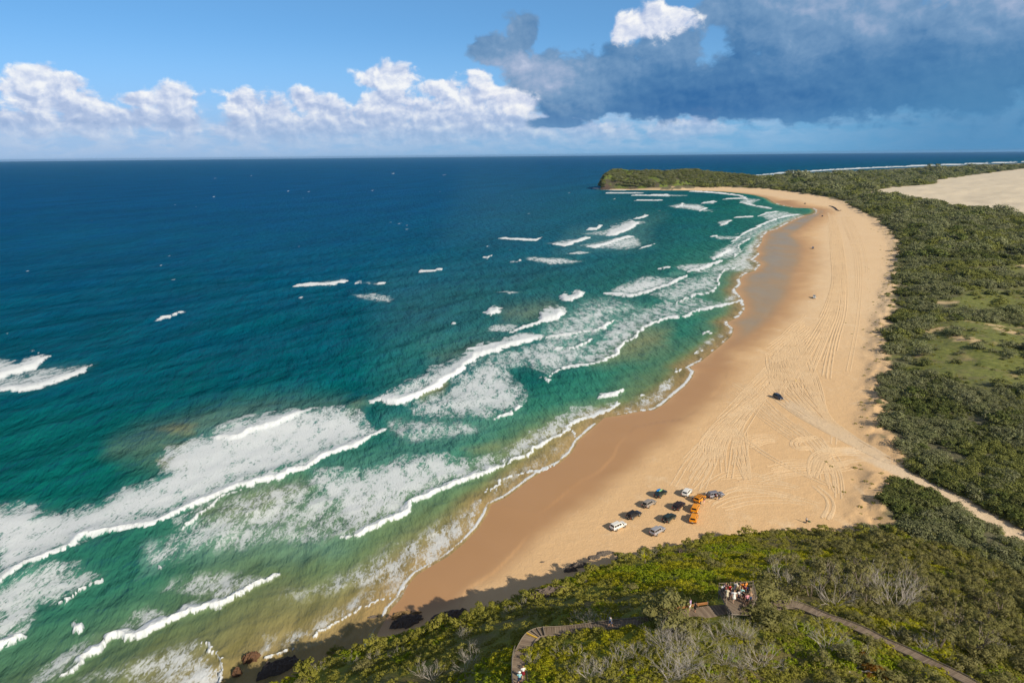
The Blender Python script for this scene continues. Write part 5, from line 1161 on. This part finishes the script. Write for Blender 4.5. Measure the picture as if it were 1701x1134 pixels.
# ------------------------------------------------------------------ boardwalk and lookout
def wood(name, a, b):
    m, t = material(name); P = t.pos(); c = t.mix(t.attr('tint'), a, b); c = t.mix(t.m('MULTIPLY', t.noise(P, 4, 5, .6), .6), c, tuple(v*.55 for v in a)); t.out(t.principled(c, .8, .25)); return m
DECKW = wood('weathered_boards', (.22, .165, .12), (.37, .29, .215)); RAILW = wood('warm_timber', (.34, .15, .055), (.46, .22, .085)); EDGEW = wood('grey_timber', (.22, .18, .14), (.34, .28, .22)); YEL = simple('yellow_edging', (.75, .48, .05), .6, .3)
def frame_at(W, i):
    t = W[min(i+1, len(W)-1)]-W[max(i-1, 0)]; t = Vector((t[0], t[1], t[2])).normalized(); n = Vector((-t.y, t.x, 0)).normalized(); return t, n
def walkway(e, W, width=1.9, lift=.35, rail=(), kerb=True, name='deck'):
    W = np.asarray(W); W = resample(smooth(W, 2), 2+int(np.hypot(*(W[1:, :2]-W[:-1, :2]).T).sum()/.22))
    zz = W[:, 2].copy(); k = 25; pad = np.pad(zz, k, mode='edge'); W[:, 2] = np.convolve(pad, np.ones(2*k+1)/(2*k+1), 'valid')+lift
    mb = MB(); rg = random.Random(len(W)); edges = {1: [], -1: []}
    for i in range(len(W)-1):
        t, n = frame_at(W, i); c = Vector(W[i]); sl_ = math.asin(max(-.5, min(.5, t.z)))
        rot = Matrix(((t.x, n.x, 0), (t.y, n.y, 0), (0, 0, 1))).to_4x4().to_3x3(); w = width*rg.uniform(.985, 1.02)
        mb.box(c, (.19, w, .05), rot, rg.random()*(.3 if rg.random() < .15 else 1))
        for s in (1, -1): edges[s].append(c+n*s*width/2)
    d = mb.build(name, DECKW, e)
    mb = MB()
    for s in (1, -1):
        mb.tube([p+Vector((0, 0, -.1)) for p in edges[s][::4]]+[edges[s][-1]+Vector((0, 0, -.1))], .07, 4)
    mb.build('bearer', EDGEW, e)
    if kerb:
        for s in (1, -1): MB().tube([p+Vector((0, 0, .12)) for p in edges[s][::3]]+[edges[s][-1]+Vector((0, 0, .12))], .06, 4).build('kerb_rail', EDGEW, e)
    for i in range(0, len(edges[1]), 9):
        for s in (1, -1): p = edges[s][i]; MB().box(p+Vector((0, 0, -.55)), (.11, .11, 1.0)).build('pile', EDGEW, e)
    for (s, a, b) in rail:
        E_ = edges[s][int(a*len(edges[s])):int(b*len(edges[s]))]
        for p in E_[::8]+[E_[-1]]: MB().box(p+Vector((0, 0, .5)), (.11, .11, 1.1), bev=.01).build('post', EDGEW, e)
        for z_ in (.55, 1.02): MB().tube([p+Vector((0, 0, z_)) for p in E_[::4]]+[E_[-1]+Vector((0, 0, z_))], .045, 4).build('handrail', EDGEW, e)
    return W, edges
bw = empty('boardwalk', tuple(walk_w[0][0])); tag(bw, 'weathered timber boardwalk curving up from the bottom edge past steps to the lookout', 'boardwalk'); off = -Vector(walk_w[0][0])
def rel(W): return np.asarray(W)+np.array(off)
W1, E1 = walkway(bw, rel(walk_w[0]), 1.75, rail=((1, .0, .3),))
# three steps on the bend
stp = hit([(882.5,1068.5)])[0]; i0 = np.argmin(((W1-rel([stp])[0])**2).sum(1)); st_e = empty('steps', tuple(W1[i0])); st_e.parent = bw
for k in range(4):
    t, n = frame_at(W1, i0+k*3); rot = Matrix(((t.x, n.x, 0), (t.y, n.y, 0), (0, 0, 1))).to_3x3(); MB().box(Vector(W1[i0+k*3])-Vector(W1[i0])+Vector((0, 0, .10+.03*k)), (.14, 1.77, .16), rot, .5).build('step', YEL if k == 0 else EDGEW, st_e)
b2 = empty('boardwalk', tuple(walk_w[1][0])); tag(b2, 'short timber boardwalk with a warm orange-brown side rail leading to the lookout deck', 'boardwalk'); off = -Vector(walk_w[1][0])
W2, E2 = walkway(b2, rel(walk_w[1]), 2.2, kerb=False)
EL = E2[1]; EL = EL[:int(len(EL)*.74)]
for z_, r_ in ((.42, .10), (.22, .06)): MB().tube([p+Vector((0, .12, z_)) for p in EL[::4]], r_, 4).build('side_rail', RAILW, b2)
for p in EL[::9]: MB().box(p+Vector((0, .12, .3)), (.14, .14, .75), bev=.02).build('post', EDGEW, b2)
b3 = empty('boardwalk', tuple(walk_w[2][0])); tag(b3, 'long timber boardwalk running down the right side of the headland into trees', 'boardwalk'); off = -Vector(walk_w[2][0])
walkway(b3, rel(walk_w[2]), 1.5)
# lookout deck
dz = 42.2
lk = empty('lookout_deck', (float(deck_w[:, 0].mean()), float(deck_w[:, 1].mean()), dz)); tag(lk, 'square timber lookout deck crowded with people on the headland top', 'lookout')
D2 = deck_w[:, :2]-deck_w[:, :2].mean(0); mb = MB(); ang = .62; ca, sa = math.cos(ang), math.sin(ang)
Rr = np.stack([D2[:, 0]*ca+D2[:, 1]*sa, -D2[:, 0]*sa+D2[:, 1]*ca], -1)
for u in np.arange(Rr[:, 0].min(), Rr[:, 0].max(), .2):
    ys_ = np.linspace(Rr[:, 1].min(), Rr[:, 1].max(), 200); inn = inside(np.full(200, u+.1), ys_, Rr)
    if inn.any():
        y0, y1 = ys_[inn].min(), ys_[inn].max(); c = ((u+.1)*ca-(y0+y1)/2*sa, (u+.1)*sa+(y0+y1)/2*ca, 0)
        mb.box(c, (.18, y1-y0, .06), Matrix.Rotation(ang, 3, 'Z'), random.random())
mb.build('deck', DECKW, lk)
mb = MB(); 
for k in range(len(D2)): a, b = D2[k], D2[(k+1) % len(D2)]; mb.tube([(a[0], a[1], -.16), (b[0], b[1], -.16)], .1, 4)
mb.build('bearer', EDGEW, lk)
for k in (5, 0, 1, 2):
    a, b = D2[k], D2[(k+1) % 6]; n_ = max(2, int(np.hypot(*(b-a))/1.5))
    for q in np.linspace(0, 1, n_+1)[:-1]: p = a+(b-a)*q; MB().box((p[0], p[1], .3), (.11, .11, 1.5), bev=.01).build('post', EDGEW, lk)
    for z_ in (.5, .98): MB().tube([(a[0], a[1], z_), (b[0], b[1], z_)], .045, 4).build('handrail', EDGEW, lk)
for a in D2: MB().box((a[0]*.97, a[1]*.97, -.7), (.14, .14, 1.3)).build('pile', EDGEW, lk)

# ------------------------------------------------------------------ who is there
def deckpt(px, py, z=None):
    p = un(px, py, dz+.03 if z is None else z); return (float(p[0]), float(p[1]), dz+.03 if z is None else z)
ang = lambda d: R(d)
PPL = [  # feet in the picture, facing, pose, top, bottom, skin, hair, dress, hat, label
 (1200,988,20,'stand','white','black',0,0,0,None,'person in white top and dark shorts at the left back corner of the lookout'),
 (1205,986,-40,'photo','pink','white',1,1,0,None,'person in pink top raising both arms at the left back of the lookout'),
 (1211.5,989,10,'stand','red','red',1,2,0,None,'bare-legged person in a red top standing on the lookout'),
 (1221,984,-10,'photo','white','white',1,0,1,None,'person in a long white dress at the back rail of the lookout'),
 (1228.5,983,60,'stand','grey','black',0,0,0,None,'person in grey top in front of the back rail'),
 (1233,985,-20,'point','orange','black',0,2,0,None,'person in a bright orange top near the right back of the lookout'),
 (1238,984,30,'stand','orange','tan',0,1,0,None,'person in rust-orange top and tan shorts next to the bright orange one'),
 (1207.3,995,150,'stand','cream','cream',0,2,1,None,'person in a cream dress at the left side of the lookout'),
 (1218.6,999,170,'walk','white','white',1,1,1,None,'person in a short white dress walking in the middle of the lookout'),
 (1227,997.5,200,'stand','white','navy',0,0,0,None,'person in white shirt and navy shorts in the centre of the crowd'),
 (1231.5,994.5,160,'stand','aqua','white',1,1,0,None,'person in pale aqua top and white shorts near the lookout centre'),
 (1227.5,988,100,'photo','tan','khaki',0,2,0,None,'person in tan top and khaki shorts taking a photograph'),
 (1235.5,989,-60,'stand','maroon','black',0,0,0,None,'person in maroon top close to the orange tops'),
 (1240,1004,190,'stand','pink','black',0,2,0,None,'person in pink top and black shorts nearest the front of the lookout'),
 (1245.5,1001,150,'walk','tan','denim',0,1,0,None,'person in tan top and denim shorts at the right side of the lookout'),
 (1245,992,80,'stand','khaki','cream',0,2,0,None,'person in khaki top and cream shorts against the right-hand rail'),
 (1214,992.5,-120,'stand','black','denim',1,0,0,None,'person in black top and denim shorts behind the cream dress'),
 (1223.5,990.5,40,'stand','olive','black',0,0,0,'cream','person in olive top wearing a pale hat in the crowd'),
 (1240,990,10,'stand','navy','grey',2,0,0,None,'person in navy top and grey shorts in the back right of the crowd'),
 (1234.5,999.5,120,'lean','black','maroon',0,0,0,None,'person in black top leaning forward behind the pink top'),
 (1204.5,990.5,75,'stand','maroon','khaki',0,0,0,None,'person in maroon top and khaki shorts by the left rail')]
for (px, py, fc_, po, tp, bt, sk, hr, dr, ht_, lab) in PPL:
    person(deckpt(px, py), ang(fc_), lab, po, tp, bt, sk, hr, bool(dr), ht_, .98+.05*((px*7) % 1))
def walker(px, py, W, off_, fc_, lab, **k):
    q = hit([(px, py)])[0]; z = float(W[np.argmin(((W[:, :2]+np.array(off_)[:2]-q[:2])**2).sum(1)), 2]+off_[2])+.03; p = un(px, py, z)
    return person((float(p[0]), float(p[1]), z), ang(fc_), lab, **k)
o2 = tuple(walk_w[1][0]); o1 = tuple(walk_w[0][0])
walker(1145.5, 1014, W2, o2, 60, 'tall person in pink top and white shorts standing at the orange-brown rail', pose='stand', top='lilac', bottom='white', skin=1, hair=2, s=1.05)
walker(1154, 1016, W2, o2, -60, 'person in black clothes beside the one in pink at the boardwalk rail', pose='lean', top='black', bottom='black', skin=0, hair=0, s=.86)
walker(1014, 1041, W1, o1, 110, 'person in a white top walking alone on the boardwalk behind the shrubs', pose='walk', top='white', bottom='denim', skin=0, hair=0)
walker(869, 1126, W1, o1, 10, 'person in white top with a maroon skirt walking up the boardwalk at the bottom edge', pose='walk', top='white', bottom='maroon', skin=1, hair=1, dress=True)
walker(863, 1136, W1, o1, 0, 'person in a pale aqua top at the very bottom of the boardwalk', pose='walk', top='aqua', bottom='navy', skin=0, hair=1, hat='white')
def beachgoer(px, py, fc_, lab, **k):
    q = hit([(px, py)])[0]; return person(tuple(float(v) for v in q), ang(fc_), lab, **k)
beachgoer(1339.2, 868.3, 120, 'person in white shirt and dark shorts standing alone on the open sand', pose='stand', top='white', bottom='navy', skin=0, hair=0)
beachgoer(1172.3, 824.5, 60, 'person in white standing behind the silver-grey wagon', pose='stand', top='white', bottom='white', skin=1, hair=0)
beachgoer(1189.5, 828.6, 40, 'person in maroon top leaning into the open door of the silver-grey wagon', pose='lean', top='maroon', bottom='black', skin=0, hair=0)
beachgoer(1194, 831, 20, 'person in black top in front of the open wagon door', pose='lean', top='black', bottom='denim', skin=0, hair=0)
beachgoer(1150.2, 831.5, -40, 'person in white top and black shorts left of the open orange wagon', pose='walk', top='white', bottom='black', skin=0, hair=0)
beachgoer(1168.8, 838.5, 60, 'person in pink top at the open door of the orange wagon', pose='stand', top='pink', bottom='cream', skin=1, hair=2)
# small umbrella-like shade beside the lone walker
q = hit([(1343.6, 869.5)])[0]; ub = empty('small_umbrella', tuple(q)); tag(ub, 'small dark green sunshade on a pale pole beside the lone person on the sand', 'sunshade')
MB().lathe([(.0, .95), (.16, .92), (.34, .83), (.48, .66), (.47, .655), (.33, .81), (.0, .93)], 8, 'z').build('canopy', cloth('green_canvas', (.07, .10, .055)), ub); MB().tube([(0, 0, -.05), (0, 0, .95)], .022, 6).build('pole', PLATE, ub)
q = hit([(1322, 634)])[0]; mk_ = empty('marker_post', tuple(q)); tag(mk_, 'small yellow marker post standing in the rutted sand', 'marker'); MB().tube([(0, 0, -.1), (0, 0, 1.3)], .07, 8).build('post', simple('yellow_plastic', (.78, .60, .03), .5, .4), mk_); MB().box((0, 0, 1.15), (.05, .42, .36), bev=.02).build('plate', YEL, mk_)

# ------------------------------------------------------------------ rocks, logs
ROCKM = None
def rock_material(name, a, b, c_):
    m, t = material(name); P = t.pos(); n1 = t.noise(P, 1.1, 6, .65); n2 = t.noise(P, 5, 4, .6); c = t.mix(n1, a, b); c = t.mix(t.ss(.6, .8, n2), c, c_); t.out(t.principled(c, .75, .4, 0, t.bump(t.m('ADD', n1, t.m('MULTIPLY', n2, .4)), .9, .3))); return m
RK_B = rock_material('brown_rock', (.06, .032, .018), (.19, .10, .055), (.28, .17, .09)); RK_G = rock_material('grey_rock', (.055, .045, .042), (.20, .165, .135), (.33, .27, .21)); RK_D = rock_material('dark_rock', (.07, .055, .05), (.20, .155, .13), (.30, .235, .19)); RK_Y = rock_material('ochre_rock', (.10, .065, .03), (.34, .22, .09), (.20, .13, .07))
def rock(px, py, w, d, h, rot, mat, label, name='rock', seed=0, flat=.5, group=None, z=None):
    """a lumpy outcrop with ledges: w x d metres across, h high"""
    q = hit([(px, py)])[0] if z is None else np.array([*un(px, py, z), z]); n = 46; u = np.linspace(-1, 1, n); U, Vv = np.meshgrid(u, u, indexing='ij')
    r = np.hypot(U, Vv); an = np.arctan2(Vv, U); edge = .70+.75*(fbm(np.cos(an)*2.6+seed*7+9, np.sin(an)*2.6+seed*3+9, 4, seed)-.45); f_ = np.clip(1-(r/edge)**2, -1, 1)
    nz = fbm(U*3+seed, Vv*3-seed, 4, seed+5); hh = np.where(f_ > 0, np.maximum(f_, 0)**flat, f_*1.5)*(.45+.85*nz); st_ = np.floor(hh*6+.8*fbm(U*5, Vv*5, 2, seed+2))/6; hh = hh*.25+.75*st_+.55*(fbm(U*8, Vv*8, 3, seed)-.5)*(f_ > 0)
    P = np.stack([U*w/2, Vv*d/2, hh*h-.12*h], -1).reshape(-1, 3); o = link(name, np_mesh(name, P, grid_faces(n, n), None, False), mat); o.location = tuple(q); o.rotation_euler = (0, 0, rot); tag(o, label, 'rock', group); return o
rock(418, 1094, 4.6, 3.2, 1.9, .5, RK_B, 'reddish-brown rock awash in the shallows, larger of the two sunlit ones', seed=1, z=0)
rock(394, 1119, 2.6, 2.4, 1.5, .2, RK_B, 'small round brown rock beside the breaking foam at the bottom', seed=2, z=0)
rock(462, 1111, 12.5, 4.2, 2.2, .55, RK_D, 'long dark rock in the shade of the headland, lying in the water', seed=3, flat=.4, z=0)
rock(572, 1092, 5, 3, 2.0, .5, RK_D, 'dark wet rock against the foot of the headland cliff', seed=4, z=0)
rock(675, 1034, 9, 4.5, 1.8, .4, RK_D, 'brown-black rock ledge half in shadow at the waterline below the cliff', seed=5)
rock(668, 1021, 7, 2.6, .7, .3, RK_Y, 'ochre rock shelf at the end of the sand beside the waterline', seed=6)
rock(693, 1018, 2.4, 1.2, .5, .2, RK_Y, 'small ochre rock on the sand right of the shelf', seed=7)
rock(620, 1025, 3.4, 1.6, .5, .3, RK_G, 'low grey rock in the swash left of the ochre shelf', seed=8)
rock(745, 1025, 11, 5, 1.6, .35, RK_D, 'dark layered rock platform in the headland shade, nearest the sea', seed=9)
rock(918, 988, 11, 4.6, 1.5, .15, RK_D, 'dark layered rock platform on shaded sand below the middle of the headland', seed=10)
rock(962, 939, 6.5, 3.0, .8, .2, RK_G, 'grey-brown rock patch emerging from the sand by the shadow edge', seed=11)
rock(948, 947, 4.5, 2.0, .9, .2, RK_D, 'dark rock at the tip of the headland shadow on the sand', seed=12)
rock(988, 925, 4.5, 2.6, .45, .3, RK_G, 'flat brown rock slab showing through the sand, left of two', seed=13)
rock(1004, 919, 6, 3.0, .5, .2, RK_G, 'flat brown rock slab showing through the sand, right of two', seed=14)
rock(1035, 929, 6, 3.6, .8, .4, RK_D, 'shaded rock at the foot of the slope near the palm-like shrub', seed=15)
rock(901, 933, 1.5, .7, .25, .1, RK_G, 'tiny rock alone on the wet sand', seed=16)
rock(1131, 917, 1.6, 1.2, 1.0, .1, RK_D, 'small dark boulder at the edge of the headland bushes', seed=17)
# eroded log-like bank at the far curve
lg = hit([(1377,342.4),(1383,343.6),(1388,346.4),(1391,349.6),(1394,350.6),(1397,350.0)]); mb = MB(); o0 = Vector(lg[0])
mb.tube([Vector(p)-o0+Vector((0, 0, .6)) for p in lg], [.4, .8, 1.0, .9, .5, .8], 7); lo_ = mb.build('driftwood', RK_D); lo_.location = o0; tag(lo_, 'long dark driftwood log curving across the far sand', 'driftwood')
# pandanus by the slope
pq = hit([(1071, 936)])[0]; pn = empty('palm_shrub', tuple(pq)); tag(pn, 'spiky bright green palm-like shrub at the foot of the headland', 'shrub'); mb = MB(); rg = random.Random(4)
for k in range(46):
    a = rg.uniform(0, 6.28); l = rg.uniform(.9, 1.7); up = rg.uniform(.2, 1.1); d = Vector((math.cos(a), math.sin(a), up)).normalized(); s_ = Vector((-math.sin(a), math.cos(a), 0))*.07; b0 = Vector((0, 0, 1.3)); m1 = b0+d*l*.6; tp_ = b0+d*l+Vector((0, 0, -.35)); mb.add([b0-s_, b0+s_, m1+s_, m1-s_, tp_], [(0, 1, 2, 3), (3, 2, 4)], rg.random())
mb.build('fronds', LEAF_BRIGHT, pn); MB().tube([(0, 0, -.2), (.05, 0, .7), (0, 0, 1.35)], [.14, .11, .09], 7).build('trunk', BARK, pn)
# fallen pale log and rusty bush on the near slope
fq = hit([(1422,1110)])[0]; fl_ = branches(77, 2.4, 1.2, 4, 1, .14, .15).build('fallen_branch', DEADWOOD); fl_.location = tuple(fq); tag(fl_, 'bleached fallen branches lying by the rust-coloured bush', 'branch')
for (px, py, s_, lb) in ((1432,1100,1.0,'upper'),(1446,1118,1.2,'middle'),(1470,1128,1.1,'lower')):
    r_ = empty('rusty_bush', tuple(hit([(px, py)])[0])); r_.scale = (s_,)*3; cloud_obj('foliage', LEAF_RUST, r_, leaf_cloud(int(px), 700, 1.1, .8, .11, 10)); tag(r_, 'rust-orange bush below the right-hand boardwalk, %s of three' % lb, 'bush', 'rust-orange bushes')
# small pale tent at the foot of the far headland
tq = hit([(1250, 303.5)])[0]; tn = empty('tent', tuple(tq), .4); tag(tn, 'tiny pale yellow-green tent roof among the trees at the foot of the far headland', 'tent')
MB().add([(-9, -6, 6), (9, -6, 6), (9, 6, 6), (-9, 6, 6), (-9, 0, 13), (9, 0, 13)], [(0, 1, 5, 4), (2, 3, 4, 5), (0, 4, 3), (1, 2, 5), (3, 2, 1, 0)]).build('fly_sheet', simple('pale_canvas', (.66, .72, .42), .7, .3), tn)
mb = MB()
for x in (-8, 8):
    for y in (-5, 5): mb.tube([(x, y, -2), (x, y, 6.2)], .25, 5)
mb.build('poles', EDGEW, tn)
# ------------------------------------------------------------------ render settings
scene.render.engine = 'CYCLES'
scene.view_settings.view_transform = 'Standard'; scene.view_settings.look = 'None'; scene.view_settings.exposure = 0.15; scene.view_settings.gamma = 1
scene.cycles.use_denoising = True
scene.cycles.max_bounces = 5; scene.cycles.diffuse_bounces = 2; scene.cycles.glossy_bounces = 2; scene.cycles.transmission_bounces = 2; scene.cycles.transparent_max_bounces = 6
scene.cycles.sample_clamp_indirect = 4

hz, ht_ = material('haze_air'); pv = ht_.new('ShaderNodeVolumePrincipled'); pv.inputs['Color'].default_value = (.34, .64, 1, 1); pv.inputs['Density'].default_value = 1.5e-5; pv.inputs['Anisotropy'].default_value = .2
ht_.l.new(pv.outputs[0], ht_.new('ShaderNodeOutputMaterial').inputs['Volume'])
hb = MB().box((0, 0, 60), (130000, 130000, 134)).build('haze', hz); tag(hb, 'faint sea haze over the whole bay', 'haze', None, 'stuff')
